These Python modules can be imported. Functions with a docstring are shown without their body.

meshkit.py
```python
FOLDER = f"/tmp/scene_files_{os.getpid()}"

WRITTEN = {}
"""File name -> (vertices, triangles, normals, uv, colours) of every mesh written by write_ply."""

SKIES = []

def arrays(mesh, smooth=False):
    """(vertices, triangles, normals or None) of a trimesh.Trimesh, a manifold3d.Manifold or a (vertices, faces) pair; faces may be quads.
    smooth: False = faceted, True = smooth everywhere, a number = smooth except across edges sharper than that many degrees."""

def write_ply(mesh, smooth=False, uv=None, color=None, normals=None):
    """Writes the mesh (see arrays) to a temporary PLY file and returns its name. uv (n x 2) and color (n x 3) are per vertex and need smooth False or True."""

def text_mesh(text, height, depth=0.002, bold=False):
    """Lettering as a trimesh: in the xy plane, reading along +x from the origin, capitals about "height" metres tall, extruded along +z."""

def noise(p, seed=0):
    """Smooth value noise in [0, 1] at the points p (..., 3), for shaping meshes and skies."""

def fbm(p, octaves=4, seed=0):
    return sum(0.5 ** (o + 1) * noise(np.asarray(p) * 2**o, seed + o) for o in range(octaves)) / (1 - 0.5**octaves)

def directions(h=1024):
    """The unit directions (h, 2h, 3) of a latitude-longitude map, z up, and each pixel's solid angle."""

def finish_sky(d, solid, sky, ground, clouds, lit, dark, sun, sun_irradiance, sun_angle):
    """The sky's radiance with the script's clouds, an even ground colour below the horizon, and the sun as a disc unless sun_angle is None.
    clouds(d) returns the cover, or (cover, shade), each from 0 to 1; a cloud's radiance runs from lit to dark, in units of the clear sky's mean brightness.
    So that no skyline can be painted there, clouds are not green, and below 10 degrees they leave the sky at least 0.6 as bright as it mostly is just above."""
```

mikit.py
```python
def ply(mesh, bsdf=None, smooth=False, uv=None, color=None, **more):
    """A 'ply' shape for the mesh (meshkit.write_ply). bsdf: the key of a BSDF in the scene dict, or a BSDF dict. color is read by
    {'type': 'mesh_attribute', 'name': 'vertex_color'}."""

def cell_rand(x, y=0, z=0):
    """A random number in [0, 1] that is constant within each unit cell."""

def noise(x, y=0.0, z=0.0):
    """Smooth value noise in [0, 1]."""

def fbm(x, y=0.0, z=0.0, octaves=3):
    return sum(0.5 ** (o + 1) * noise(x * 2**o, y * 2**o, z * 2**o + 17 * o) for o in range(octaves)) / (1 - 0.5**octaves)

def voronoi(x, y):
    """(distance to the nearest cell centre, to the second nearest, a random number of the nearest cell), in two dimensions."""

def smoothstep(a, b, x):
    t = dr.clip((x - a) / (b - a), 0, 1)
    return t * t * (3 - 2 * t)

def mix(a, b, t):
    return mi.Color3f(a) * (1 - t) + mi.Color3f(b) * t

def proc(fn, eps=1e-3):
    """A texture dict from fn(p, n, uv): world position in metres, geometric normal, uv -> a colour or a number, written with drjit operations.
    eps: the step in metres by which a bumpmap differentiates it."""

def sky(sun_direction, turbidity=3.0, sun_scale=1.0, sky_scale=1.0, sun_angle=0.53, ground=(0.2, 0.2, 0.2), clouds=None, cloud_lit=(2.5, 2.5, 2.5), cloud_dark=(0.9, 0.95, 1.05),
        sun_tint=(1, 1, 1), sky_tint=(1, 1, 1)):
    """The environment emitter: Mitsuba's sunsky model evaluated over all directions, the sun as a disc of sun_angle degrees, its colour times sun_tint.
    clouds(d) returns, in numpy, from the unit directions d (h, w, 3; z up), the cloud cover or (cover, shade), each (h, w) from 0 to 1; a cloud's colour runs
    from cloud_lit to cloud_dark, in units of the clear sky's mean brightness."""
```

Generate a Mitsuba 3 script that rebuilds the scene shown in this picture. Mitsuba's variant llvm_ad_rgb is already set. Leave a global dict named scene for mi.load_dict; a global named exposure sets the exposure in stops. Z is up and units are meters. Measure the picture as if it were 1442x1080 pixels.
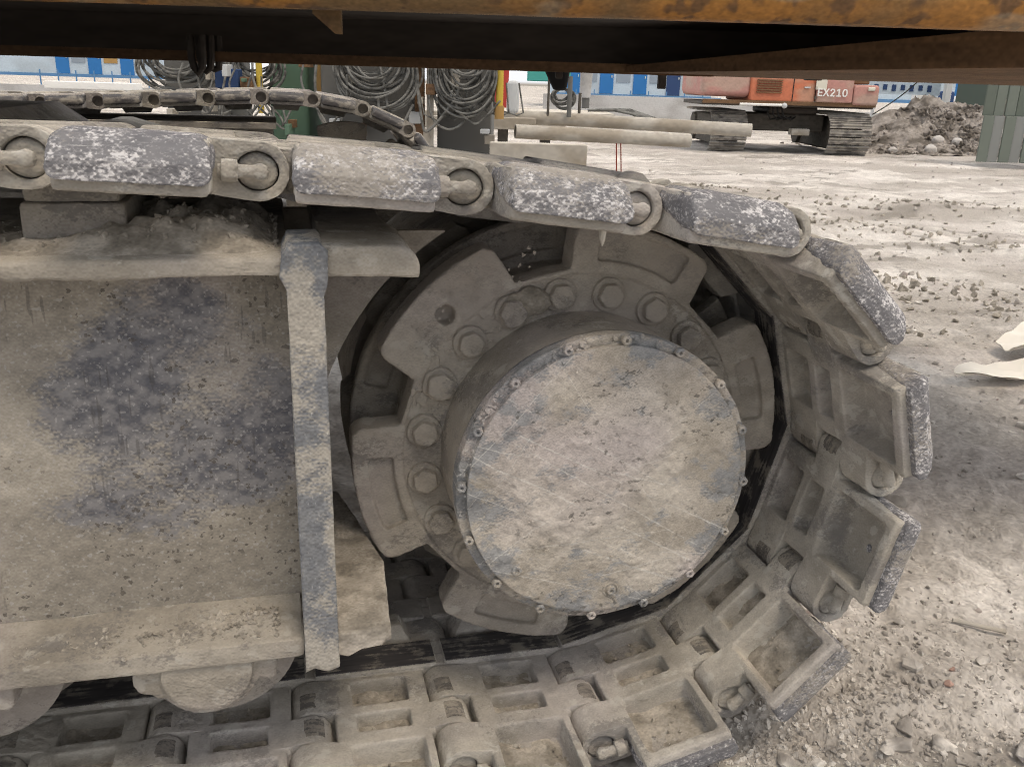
import math, random
import numpy as np, trimesh, mitsuba as mi, mikit, meshkit
import drjit as dr
import manifold3d as m3
from manifold3d import Manifold, CrossSection
from mikit import fbm as F, noise as N, smoothstep as S, mix, proc, voronoi
T = mi.ScalarTransform4f
scene, labels = {}, {}
rng = np.random.default_rng(7)

# ------------------------------------------------------------------ camera, sky, exposure
CAM = np.array([-0.5911, -1.5262, 1.3529]); PITCH, YAW, ROLL, FPX = 0.320862, 0.252759, 0.030368, 1273.15
fw = np.array([math.sin(YAW) * math.cos(PITCH), math.cos(YAW) * math.cos(PITCH), -math.sin(PITCH)])
rt = np.array([math.cos(YAW), -math.sin(YAW), 0.0]); dn = np.cross(fw, rt)
dn = math.sin(ROLL) * rt + math.cos(ROLL) * dn
scene['camera'] = {'type': 'perspective', 'fov': math.degrees(2 * math.atan(721 / FPX)), 'fov_axis': 'x', 'near_clip': 0.05, 'far_clip': 1500.0,
                   'to_world': T().look_at(origin=CAM.tolist(), target=(CAM + fw).tolist(), up=(-dn).tolist())}
scene['daylight'] = mikit.sky((0.18, -0.42, 0.89), turbidity=3, sun_scale=0.30, sun_angle=24, clouds=lambda d: 1.0, cloud_lit=(2.3, 2.32, 2.38), ground=(0.3, 0.28, 0.25))
exposure = 2.05
HZ = 0.615                                   # height of the sprocket's axle

def site(a, d, z=0.0):                       # the yard's own axes: a metres across, d metres away from where the photographer stood
    return np.array([CAM[0] + a * math.cos(YAW) + d * math.sin(YAW), CAM[1] - a * math.sin(YAW) + d * math.cos(YAW), z])
SITE_ROT = -math.degrees(YAW)
def site_tf(a, d, z=0.0, rot=0.0):
    return T().translate(site(a, d, z).tolist()).rotate([0, 0, 1], SITE_ROT + rot)

# ------------------------------------------------------------------ materials
def principled(col, rough=0.9, spec=0.25, metallic=0.0, **k):
    c = col if isinstance(col, dict) else {'type': 'rgb', 'value': list(col)}
    return {'type': 'twosided', 'bsdf': {'type': 'principled', 'base_color': c, 'roughness': rough, 'specular': spec, 'metallic': metallic, **k}}
def bumped(col, h, scale, rough=0.9, spec=0.25, eps=0.0015, metallic=0.0):
    return {'type': 'twosided', 'bsdf': {'type': 'bumpmap', 'arbitrary': proc(h, eps), 'scale': scale,
            'bsdf': {'type': 'principled', 'base_color': proc(col) if callable(col) else col, 'roughness': rough, 'specular': spec, 'metallic': metallic}}}

DUST_A, DUST_B, DUST_C = (0.305, 0.280, 0.240), (0.205, 0.187, 0.160), (0.268, 0.244, 0.228)
PAINT = (0.085, 0.09, 0.108)
def grain_h(p, n, uv): return F(p.x * 75, p.y * 75, p.z * 75, 3) + 0.55 * N(p.x * 330, p.y * 330, p.z * 330)
def grit(p, k=300): return N(p.x * k, p.y * k, p.z * k) - 0.5
def dust(p, k=7.0):
    a = F(p.x * k, p.y * k, p.z * k, 3); b = F(p.x * 45 + 9, p.y * 45, p.z * 45, 3); g = N(p.x * 330, p.y * 330, p.z * 330)
    c = mix(DUST_B, DUST_A, S(0.3, 0.7, a)); c = mix(c, DUST_C, S(0.45, 0.7, F(p.x * 4 + 31, p.y * 4, p.z * 4 + 5, 2)) * 0.8)
    return c * (0.68 + 0.36 * b + 0.26 * g)
def cast_col(p, n, uv):
    c = dust(p)
    m = S(0.56, 0.74, F(p.x * 13 + 3, p.y * 13, p.z * 13 + 8, 3) + 0.22 * grit(p, 160) + 0.2 * grit(p, 380))
    c = mix(c, (0.36, 0.345, 0.31), S(0.6, 0.72, F(p.x * 34 + 50, p.y * 34, p.z * 34, 3) + 0.15 * grit(p)) * 0.5)
    return mix(c, (0.115, 0.108, 0.105), m * 0.6)
scene['cast'] = bumped(lambda p, n, uv: cast_col(p, n, uv) * 1.1, grain_h, 0.0034)
scene['pale_cast'] = bumped(lambda p, n, uv: mix(cast_col(p, n, uv) * mi.Color3f(1.35, 1.35, 1.36), (0.38, 0.345, 0.305), 0.5 * S(0.42, 0.66, F(p.x * 9 + 60, p.y * 9, p.z * 9, 3) + 0.15 * grit(p))), grain_h, 0.0036)
scene['shoe_cast'] = bumped(lambda p, n, uv: cast_col(p, n, uv) * mi.Color3f(1.40, 1.43, 1.47), grain_h, 0.0034)
def pad_col(p, n, uv):
    w = F(p.x * 270, p.y * 270, p.z * 270, 2) * 0.55 + 0.45 * F(p.x * 85, p.y * 85, p.z * 85 + 3, 3); q = F(p.x * 12 + 2, p.y * 12, p.z * 12, 3)
    c = mix((0.095, 0.096, 0.108), (0.185, 0.182, 0.19), F(p.x * 45, p.y * 45, p.z * 45, 3))
    c = mix(c, (0.36, 0.353, 0.36), S(0.42, 0.68, w + 0.4 * (q - 0.5)) * 0.8)
    c = mix(c, (0.56, 0.55, 0.555), S(0.56, 0.70, w + 0.35 * (q - 0.5)) * 0.85)
    c = mix(c, (0.40, 0.395, 0.39), S(0.66, 0.8, F(p.x * 30, p.y * 300, p.z * 260, 2)) * S(0.45, 0.6, F(p.x * 10 + 5, p.y, p.z * 10, 2)) * 0.6)
    return mix(c, (0.30, 0.275, 0.24), S(0.54, 0.72, F(p.x * 8 + 7, p.y * 8, p.z * 8 + 1, 3) + 0.25 * grit(p)) * 0.75)
scene['worn_pad'] = bumped(pad_col, grain_h, 0.0034, rough=0.7, spec=0.4)
def rail_col(p, n, uv):
    s = F(p.x * 20, p.y * 160, p.z * 20, 3); b = F(p.x * 30, p.y * 30, p.z * 30, 3)
    c = mix((0.035, 0.034, 0.038), (0.09, 0.084, 0.085), s)
    return mix(c, (0.25, 0.23, 0.20), S(0.47, 0.66, b * 0.6 + s * 0.4 + 0.1 * (N(p.x * 200, p.y * 200, p.z * 200) - 0.5)) * 0.9)
scene['lug_crown'] = bumped(lambda p, n, uv: mix(rail_col(p, n, uv), cast_col(p, n, uv), 0.42 + 0.5 * S(0.4, 0.62, F(p.x * 45 + 4, p.y * 140, p.z * 45, 3) + 0.4 * grit(p))), grain_h, 0.003, rough=0.7)
scene['rail_steel'] = bumped(rail_col, grain_h, 0.0016, rough=0.5, spec=0.5)
LINES = [(math.cos(a), math.sin(a), c, w) for a, c, w in [(1.05, .47, .0018), (1.0, .5, .0012), (1.12, .44, .001), (2.62, .62, .0014), (2.55, .54, .0009), (1.9, .60, .0011), (1.25, .36, .0014),
         (0.95, .55, .0022), (1.02, .58, .0012), (2.2, .52, .001), (1.75, .41, .0012), (2.8, .49, .0009), (0.6, .40, .001), (1.16, .42, .0028), (1.45, .47, .001), (2.4, .66, .0012), (1.08, .56, .0016), (2.5, .58, .001), (1.3, .62, .0013), (0.85, .33, .001), (2.05, .57, .0014), (1.62, .50, .0009), (2.7, .58, .0011)]]
def cap_col(p, n, uv):
    a = F(p.x * 8 + 4, p.y * 8, p.z * 8, 4); b = F(p.x * 55, p.y * 55, p.z * 55, 3); g = N(p.x * 380, p.y * 380, p.z * 380)
    c = mix((0.335, 0.305, 0.262), (0.475, 0.44, 0.39), S(0.35, 0.65, a))
    c = mix(c, (0.44, 0.40, 0.385), S(0.4, 0.65, F(p.x * 5 + 40, p.z * 5, 0, 2)))
    rad = dr.sqrt(dr.square(p.x) + dr.square(p.z - 0.615))                 # bare paint where the mud crust has chipped off the outer part of the cover
    m = S(0.52, 0.74, F(p.x * 17 + 1, p.y * 17, p.z * 17 + 2, 4) + 0.22 * S(0.15, 0.28, rad) - 0.095 + 0.36 * (b - 0.5) + 0.2 * grit(p))
    c = mix(c, mix((0.13, 0.145, 0.165), (0.28, 0.285, 0.29), b), m * 0.85)
    for k, (ca, sa, o, w) in enumerate(LINES):
        d = dr.abs(p.x * ca + p.z * sa - o + 0.004 * N(p.x * 9, p.z * 9, k)); along = N((p.z * ca - p.x * sa) * 7 + 3 * k, k * 5.1)
        c = mix(c, (0.56, 0.55, 0.52), S(w * 1.5, 0, d) * S(0.42, 0.62, along + 0.5 * grit(p, 200)) * 0.5)
    c = mix(c, (0.10, 0.095, 0.085), S(0.60, 0.76, F(p.x * 95 + 5, p.y * 95, p.z * 95, 3) + 0.2 * grit(p)) * S(0.48, 0.64, F(p.x * 9, p.y, p.z * 9 + 3, 3)) * 0.7)
    return c * (0.58 + 0.42 * b + 0.36 * g)
def cap_h(p, n, uv): return F(p.x * 26, p.y * 26, p.z * 26, 4) + 0.5 * F(p.x * 120, p.y * 120, p.z * 120, 2)
scene['cap_crust'] = bumped(cap_col, cap_h, 0.0062)
def panel_col(p, n, uv):
    b = F(p.x * 60, p.y * 60, p.z * 60, 3); g = N(p.x * 300, p.y * 300, p.z * 300)
    c = dust(p, 4.0) * 1.16
    reach = S(0.34, 0.16, dr.sqrt(dr.square((p.x + 0.79) * 1.1) + dr.square((p.z - 0.79) * 0.95)) + 0.16 * (F(p.x * 6, p.y, p.z * 6 + 3, 3) - 0.5))  # rubbed patch in the middle of the plate
    m = F(p.x * 8 + 3, p.y * 8, p.z * 7, 4) * 0.7 + 0.15 + 0.2 * (b - 0.5) + 0.14 * grit(p, 260) + 0.46 * reach - 0.24
    c = mix(c, mix((0.085, 0.09, 0.112), (0.18, 0.178, 0.188), S(0.3, 0.7, b)), S(0.56, 0.76, m) * 0.88)
    c = mix(c, (0.42, 0.41, 0.40), S(0.66, 0.8, F(p.x * 190, p.y, p.z * 150, 2)) * 0.4)
    streak = S(0.70, 0.78, F(p.x * 170, p.y * 20, p.z * 16, 2)) * S(0.5, 0.62, F(p.x * 6 + 8, p.y, p.z * 6, 2))
    c = mix(c, (0.07, 0.065, 0.06), streak * 0.4)
    c = mix(c, (0.085, 0.075, 0.065), S(0.67, 0.75, F(p.x * 120 + 5, p.y * 40, p.z * 95, 3)) * S(0.45, 0.6, F(p.x * 8 + 2, p.y, p.z * 5 + 9, 2)) * 0.75)
    return c * (0.74 + 0.30 * b + 0.18 * g)
scene['panel_plate'] = bumped(panel_col, cap_h, 0.0014)
def rib_col(p, n, uv):
    b = F(p.x * 70, p.y * 70, p.z * 45, 3); m = F(p.x * 14, p.y * 14, p.z * 8 + 4, 3)
    c = mix((0.12, 0.128, 0.145), (0.23, 0.235, 0.24), b); c = mix(c, (0.37, 0.345, 0.30), S(0.40, 0.62, m + 0.35 * (b - 0.5) + 0.2 * grit(p)) * 0.85)
    c = mix(c, (0.50, 0.50, 0.50), S(0.70, 0.85, F(p.x * 260, p.y * 200, p.z * 90, 2)) * 0.35)
    return c * (0.75 + 0.5 * N(p.x * 280, p.y * 280, p.z * 280))
scene['rib_plate'] = bumped(rib_col, grain_h, 0.003)
def mud_col(p, n, uv):
    b = F(p.x * 30, p.y * 30, p.z * 30, 3); g = N(p.x * 260, p.y * 260, p.z * 260)
    return mix((0.22, 0.20, 0.17), (0.42, 0.385, 0.335), S(0.25, 0.75, b)) * (0.75 + 0.45 * g)
def mud_h(p, n, uv): return F(p.x * 45, p.y * 45, p.z * 45, 4)
scene['dry_mud'] = bumped(mud_col, mud_h, 0.006)
def heap_col(p, n, uv): return mix((0.13, 0.115, 0.10), (0.34, 0.31, 0.285), S(0.3, 0.7, F(p.x * 4, p.y * 4, p.z * 4, 4))) * (0.7 + 0.6 * F(p.x * 22, p.y * 22, p.z * 22, 2))
scene['heap_earth'] = bumped(heap_col, mud_h, 0.02, rough=1.0, spec=0.05)
def ground_col(p, n, uv):
    a = F(p.x * 0.55, p.y * 0.9, 3.0, 3); b = F(p.x * 6, p.y * 6, p.z * 6, 4); g = F(p.x * 90, p.y * 90, p.z * 90, 2)
    c = mix((0.37, 0.343, 0.312), (0.62, 0.59, 0.555), S(0.34, 0.66, a * 0.6 + b * 0.4))
    c = mix(c, (0.21, 0.19, 0.168), S(0.53, 0.68, F(p.x * 1.1 + 7, p.y * 2.6, 9.0, 4) * 0.6 + b * 0.4) * 0.75)
    c = mix(c, (0.42, 0.385, 0.36), S(0.5, 0.7, F(p.x * 2 + 70, p.y * 2, 1.0, 2)) * 0.5)
    return c * (0.7 + 0.55 * g)
def ground_h(p, n, uv): return F(p.x * 28, p.y * 28, p.z * 28, 4) + 0.35 * F(p.x * 150, p.y * 150, p.z * 150, 2)
scene['earth'] = bumped(ground_col, ground_h, 0.022, rough=1.0, spec=0.05)
def stone_col(p, n, uv):
    v = F(p.x * 23, p.y * 23, 3, 2); g = F(p.x * 70, p.y * 70, p.z * 70, 3)
    c = mix((0.27, 0.25, 0.23), (0.55, 0.52, 0.48), S(0.3, 0.7, v)); c = mix(c, (0.40, 0.345, 0.325), S(0.93, 0.97, mikit.cell_rand(p.x * 13, p.y * 13, 8)))
    return c * (0.7 + 0.6 * g)
scene['stone'] = bumped(stone_col, grain_h, 0.003, rough=1.0, spec=0.1)
def rust_col(p, n, uv):
    q = F(p.x * 3.2, p.y * 3.2, p.z * 3.2, 3); s = F(p.x * 26, p.y * 26, p.z * 7, 3); g = F(p.x * 110, p.y * 110, p.z * 110, 2)
    c = mix((0.20, 0.125, 0.060), (0.40, 0.185, 0.045), S(0.42, 0.62, q + 0.12 * (s - 0.5) + 0.05 * p.x)); c = mix(c, (0.10, 0.062, 0.04), S(0.50, 0.66, s) * 0.75)
    c = mix(c, (0.36, 0.30, 0.22), S(0.58, 0.7, F(p.x * 5 + 30, p.y * 5, p.z * 12, 3)) * 0.5)
    return c * (0.65 + 0.6 * g)
scene['rusty_orange'] = bumped(rust_col, grain_h, 0.002, rough=0.55, spec=0.4)
def brown_col(p, n, uv):  # old brown primer
    s = F(p.x * 5, p.y * 5, p.z * 40, 3); g = F(p.x * 60, p.y * 60, p.z * 60, 3)
    return mix((0.10, 0.06, 0.035), (0.24, 0.14, 0.075), s) * (0.6 + 0.7 * g)
scene['brown_rust'] = bumped(brown_col, grain_h, 0.002, rough=0.7)
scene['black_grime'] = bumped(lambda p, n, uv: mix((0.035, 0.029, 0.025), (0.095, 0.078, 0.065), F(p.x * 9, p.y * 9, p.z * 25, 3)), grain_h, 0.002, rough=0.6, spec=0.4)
scene['dark_steel'] = bumped(lambda p, n, uv: mix((0.05, 0.046, 0.042), (0.14, 0.125, 0.105), F(p.x * 18, p.y * 18, p.z * 18, 3)), grain_h, 0.002, rough=0.8)
def pale_grime(p, base, dirt, k=2.5):
    m = F(p.x * k, p.y * k, p.z * k * 1.5, 3); return mix(base, dirt, S(0.42, 0.68, m)) * (0.85 + 0.3 * F(p.x * 25, p.y * 25, p.z * 25, 2))
scene['pale_steel'] = principled(proc(lambda p, n, uv: pale_grime(p, (0.42, 0.395, 0.35), (0.31, 0.275, 0.225), 3.0)), 0.85)
scene['muddy_steel'] = principled(proc(lambda p, n, uv: pale_grime(p, (0.31, 0.29, 0.26), (0.15, 0.14, 0.13), 7.0)), 0.85)
scene['orange_paint'] = principled(proc(lambda p, n, uv: pale_grime(p, (0.50, 0.16, 0.085), (0.47, 0.25, 0.17), 1.6)), 0.6, 0.35)
scene['pink_paint'] = principled(proc(lambda p, n, uv: pale_grime(p, (0.44, 0.23, 0.20), (0.42, 0.29, 0.24), 2.2)), 0.7, 0.3)
scene['hut_white'] = principled(proc(lambda p, n, uv: pale_grime(p, (0.46, 0.55, 0.63), (0.40, 0.47, 0.53), 0.5)), 0.8)
scene['white_block'] = principled(proc(lambda p, n, uv: pale_grime(p, (0.47, 0.47, 0.47), (0.36, 0.355, 0.35), 0.7)), 0.9)
scene['cable_rubber'] = principled(proc(lambda p, n, uv: pale_grime(p, (0.20, 0.20, 0.19), (0.10, 0.10, 0.095), 14.0)), 0.9, 0.1)
for k, c in dict(door_blue=(0.03, 0.16, 0.42), window_grey=(0.25, 0.30, 0.36), navy=(0.03, 0.06, 0.15), rail_blue=(0.10, 0.22, 0.40), yellow_paint=(0.52, 0.38, 0.06), teal_paint=(0.06, 0.30, 0.27), green_paint=(0.10, 0.17, 0.12),
                 red_paint=(0.40, 0.05, 0.04), pale_plate=(0.62, 0.60, 0.52), white_paint=(0.72, 0.72, 0.70), black_rubber=(0.025, 0.025, 0.025), net_green=(0.115, 0.135, 0.115), net_pale=(0.15, 0.172, 0.15), rib_grey=(0.22, 0.23, 0.225), lilac_stone=(0.5, 0.48, 0.46),
                 paper=(0.66, 0.63, 0.57), brick_red=(0.36, 0.24, 0.20), rod_red=(0.22, 0.05, 0.035), post_green=(0.09, 0.115, 0.095), machine_grey=(0.13, 0.13, 0.125), silver=(0.5, 0.52, 0.53), ochre=(0.36, 0.22, 0.08)).items():
    scene[k] = principled(c, 0.75, 0.3)

# ------------------------------------------------------------------ mesh helpers
def add(key, mesh, bsdf, smooth=35, tw=None, label=None, cat=None, group=None, kind=None):
    if key in scene:
        i = 1
        while f'{key}_{i:03d}' in scene: i += 1
        key = f'{key}_{i:03d}'
    d = mesh if isinstance(mesh, dict) else mikit.ply(mesh, bsdf, smooth)
    if isinstance(mesh, dict): d = dict(mesh)
    if tw is not None: d['to_world'] = tw
    scene[key] = d
    tag(key, label, cat, group, kind)
    return key
def tag(key, label=None, cat=None, group=None, kind=None):
    e = {k: v for k, v in dict(label=label, category=cat, group=group, kind=kind).items() if v}
    if e: labels[key] = e
def num(base, taken={}):
    n = taken.get(base, 0); taken[base] = n + 1
    return base if n == 0 else f'{base}_{n:03d}'
def box(x0, x1, y0, y1, z0, z1): return Manifold.cube([x1 - x0, y1 - y0, z1 - z0]).translate([x0, y0, z0])
def extr(poly, y0, y1):                      # polygon in (x, z), extruded from y0 to y1
    a = np.asarray(poly, float)
    s = 0.5 * np.sum(a[:, 0] * np.roll(a[:, 1], -1) - np.roll(a[:, 0], -1) * a[:, 1])
    if s < 0: a = a[::-1]
    return Manifold.extrude(CrossSection([a.tolist()]), y1 - y0).rotate([90, 0, 0]).translate([0, y1, 0])
def ycyl(x, z, r, y0, y1, n=40, r2=None): return Manifold.cylinder(y1 - y0, r, r2 if r2 else r, n).rotate([-90, 0, 0]).translate([x, y0, z])
def xcyl(y, z, r, x0, x1, n=16): return Manifold.cylinder(x1 - x0, r, r, n).rotate([0, 90, 0]).translate([x0, y, z])
def tm(man):
    m = man.to_mesh(); return trimesh.Trimesh(np.array(m.vert_properties[:, :3], float), np.array(m.tri_verts), process=False)
def cast(man, L=0.009, iters=6, amp=0.0015, freq=22.0, seed=0):   # a casting: fine mesh, softened edges, uneven skin
    t = tm(man.refine_to_length(L)); t.merge_vertices()
    if iters:
        v0 = t.vertices.copy(); trimesh.smoothing.filter_taubin(t, lamb=0.5, nu=0.51, iterations=iters)
        bad = np.linalg.norm(t.vertices - v0, axis=1) > min(0.8 * L, 0.008); v1 = t.vertices.copy(); v1[bad] = v0[bad]; t.vertices = v1
    if amp: t.vertices += t.vertex_normals * ((meshkit.fbm(t.vertices * freq, 3, seed) - 0.5) * 2 * amp + (meshkit.noise(t.vertices * 130, seed) - 0.5) * amp * 0.5)[:, None]
    return t
def rbox(x0, x1, y0, y1, z0, z1, r=0.006, n=8):
    s = Manifold.sphere(r, n)
    return Manifold.batch_hull([s.translate([x, y, z]) for x in (x0 + r, x1 - r) for y in (y0 + r, y1 - r) for z in (z0 + r, z1 - r)])
def tube(pts, r, n=8, closed=False):
    pts = np.asarray(pts, float); k = len(pts)
    tg = np.roll(pts, -1, 0) - np.roll(pts, 1, 0) if closed else np.gradient(pts, axis=0)
    tg /= np.linalg.norm(tg, axis=1, keepdims=True) + 1e-12
    up = np.array([0, 0, 1.0]) if abs(tg[:, 2]).mean() < 0.7 else np.array([0.3, 1.0, 0])
    a = np.cross(tg, up); a /= np.linalg.norm(a, axis=1, keepdims=True) + 1e-12; b = np.cross(tg, a)
    th = np.arange(n) * 2 * np.pi / n
    v = (pts[:, None] + r * (np.cos(th)[None, :, None] * a[:, None] + np.sin(th)[None, :, None] * b[:, None])).reshape(-1, 3)
    f = []
    for i in range(k if closed else k - 1):
        for j in range(n):
            p, q = i * n + j, i * n + (j + 1) % n; i2 = ((i + 1) % k) * n
            f += [[p, q, i2 + (j + 1) % n], [p, i2 + (j + 1) % n, i2 + j]]
    if not closed:
        c0, c1 = len(v), len(v) + 1; v = np.vstack([v, pts[0], pts[-1]])
        for j in range(n): f += [[c0, (j + 1) % n, j], [c1, (k - 1) * n + j, (k - 1) * n + (j + 1) % n]]
    return trimesh.Trimesh(v, np.array(f), process=False)
def rock(r, seed, flat=0.7, n=13):
    g = np.random.default_rng(seed); d = g.normal(size=(n, 3)); d /= np.linalg.norm(d, axis=1, keepdims=True)
    d *= r * g.uniform(0.75, 1.1, (n, 1)) * np.array([1, g.uniform(0.65, 0.95), flat])
    return trimesh.Trimesh(d, process=False).convex_hull
def blob(r, seed, flat=0.7, sub=2, amp=0.35):
    t = trimesh.creation.icosphere(subdivisions=sub, radius=1.0); v = np.array(t.vertices)
    q = 1 + amp * 2 * (meshkit.fbm(v * 1.3 + seed * 7.3, 3, seed) - 0.5); g = np.random.default_rng(seed)
    return trimesh.Trimesh(v * q[:, None] * r * np.array([1, g.uniform(0.7, 1), flat]), t.faces, process=False)
def ident(): return np.eye(4)
def chipped(seed):                           # a broken stone: flat faces with rounded, uneven edges
    t = rock(1.0, seed, .62, 18)
    for _ in range(3): t = t.subdivide()
    t.merge_vertices(); trimesh.smoothing.filter_laplacian(t, iterations=4)
    t.vertices *= (1 + .22 * (meshkit.fbm(t.vertices * 2.1, 3, seed) - .5) + .05 * (meshkit.noise(t.vertices * 9, seed) - .5))[:, None]; return t
def placed(mesh, loc, rz=0.0, rx=0.0):
    t = mesh.copy(); t.apply_transform(trimesh.transformations.euler_matrix(rx, 0, rz)); t.apply_translation(loc); return t
cat_mesh = trimesh.util.concatenate

# ------------------------------------------------------------------ ground
def ground_z(x, y):
    x, y = np.asarray(x, float), np.asarray(y, float); p = np.stack([x, y, np.zeros_like(x)], -1)
    near = np.exp(-np.maximum(0, np.hypot(x - 1, y) - 3) / 5)
    z = (meshkit.fbm(p * [0.35, 0.35, 1], 3, 1) - 0.5) * 0.10 * (1 - near * 0.6)
    z += (meshkit.fbm(p * 2.2, 4, 2) - 0.5) * (0.05 + 0.06 * (1 - near)) + (meshkit.fbm(p * 11, 4, 3) - 0.5) * 0.042 + np.clip(meshkit.fbm(p * 26, 2, 4) - .5, 0, 1) * .03 * np.clip(1.6 - np.hypot(x - .6, y) / 2.2, 0, 1)
    side = np.clip((x - 0.1) / 0.5, 0, 1) * np.clip((x + 0.1) / 0.4, 0, 1) * np.exp(-np.maximum(0, np.hypot(x - .45, y + .1) - .45) / .25)
    z += 0.075 * side * (0.6 + 0.8 * meshkit.fbm(p * 5, 3, 9))
    A, D = (x - CAM[0]) * math.cos(YAW) - (y - CAM[1]) * math.sin(YAW), (x - CAM[0]) * math.sin(YAW) + (y - CAM[1]) * math.cos(YAW)
    for a, d, w, h in [(3.2, 9.2, 1.3, .35), (4.6, 11.5, 1.6, .4), (2.0, 12.5, 1.2, .4), (5.2, 8.2, 1.0, .25), (2.6, 6.4, .8, .25), (3.9, 5.6, .9, .2)]:
        z += .09 * np.exp(-((A - a) / w) ** 2 - ((D - d) / h / 1.5) ** 2) * (.4 + 1.2 * meshkit.fbm(p * 6, 3, 17))
    return z - 0.012 + 0.03 * np.clip((np.hypot(x, y) - 6) / 14, 0, 1)
def graded(lo, hi, fine_lo, fine_hi, step, grow):
    a = list(np.arange(fine_lo, fine_hi, step)); s, v = step, a[-1]
    while v < hi: s *= grow; v += s; a.append(v)
    s, v = step, a[0]; b = []
    while v > lo: s *= grow; v -= s; b.append(v)
    return np.array(b[::-1] + a)
gx, gy = graded(-220, 260, -0.2, 3.6, 0.016, 1.045), graded(-25, 420, -0.5, 3.2, 0.016, 1.045)
GX, GY = np.meshgrid(gx, gy); nx_, ny_ = len(gx), len(gy)
gv = np.stack([GX, GY, ground_z(GX, GY)], -1).reshape(-1, 3)
ii = (np.arange(ny_ - 1)[:, None] * nx_ + np.arange(nx_ - 1)[None]).ravel()
gf = np.vstack([np.stack([ii, ii + 1, ii + nx_ + 1], 1), np.stack([ii, ii + nx_ + 1, ii + nx_], 1)])
add('ground', (gv, gf), 'earth', True, label='pale dry trampled earth of the building yard', kind='structure')
stone_kinds = [mikit.ply(rock(1.0, 50 + k, 0.62, 16), 'stone', 28) for k in range(9)] + [mikit.ply(chipped(80 + k), 'stone', 40) for k in range(6)]
def put_stone(x, y, r, kind, key='ground__stone', sink=0.25):
    a = rng.uniform(0, 360)
    add(key, stone_kinds[kind], None, tw=T().translate([x, y, float(ground_z(x, y)) + r * (0.45 - sink)]).rotate([0, 0, 1], a).rotate([1, 0, 0], rng.uniform(-14, 14)).scale([r, r * rng.uniform(.75, 1), r * rng.uniform(.75, 1.1)]))
count = 0
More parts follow.
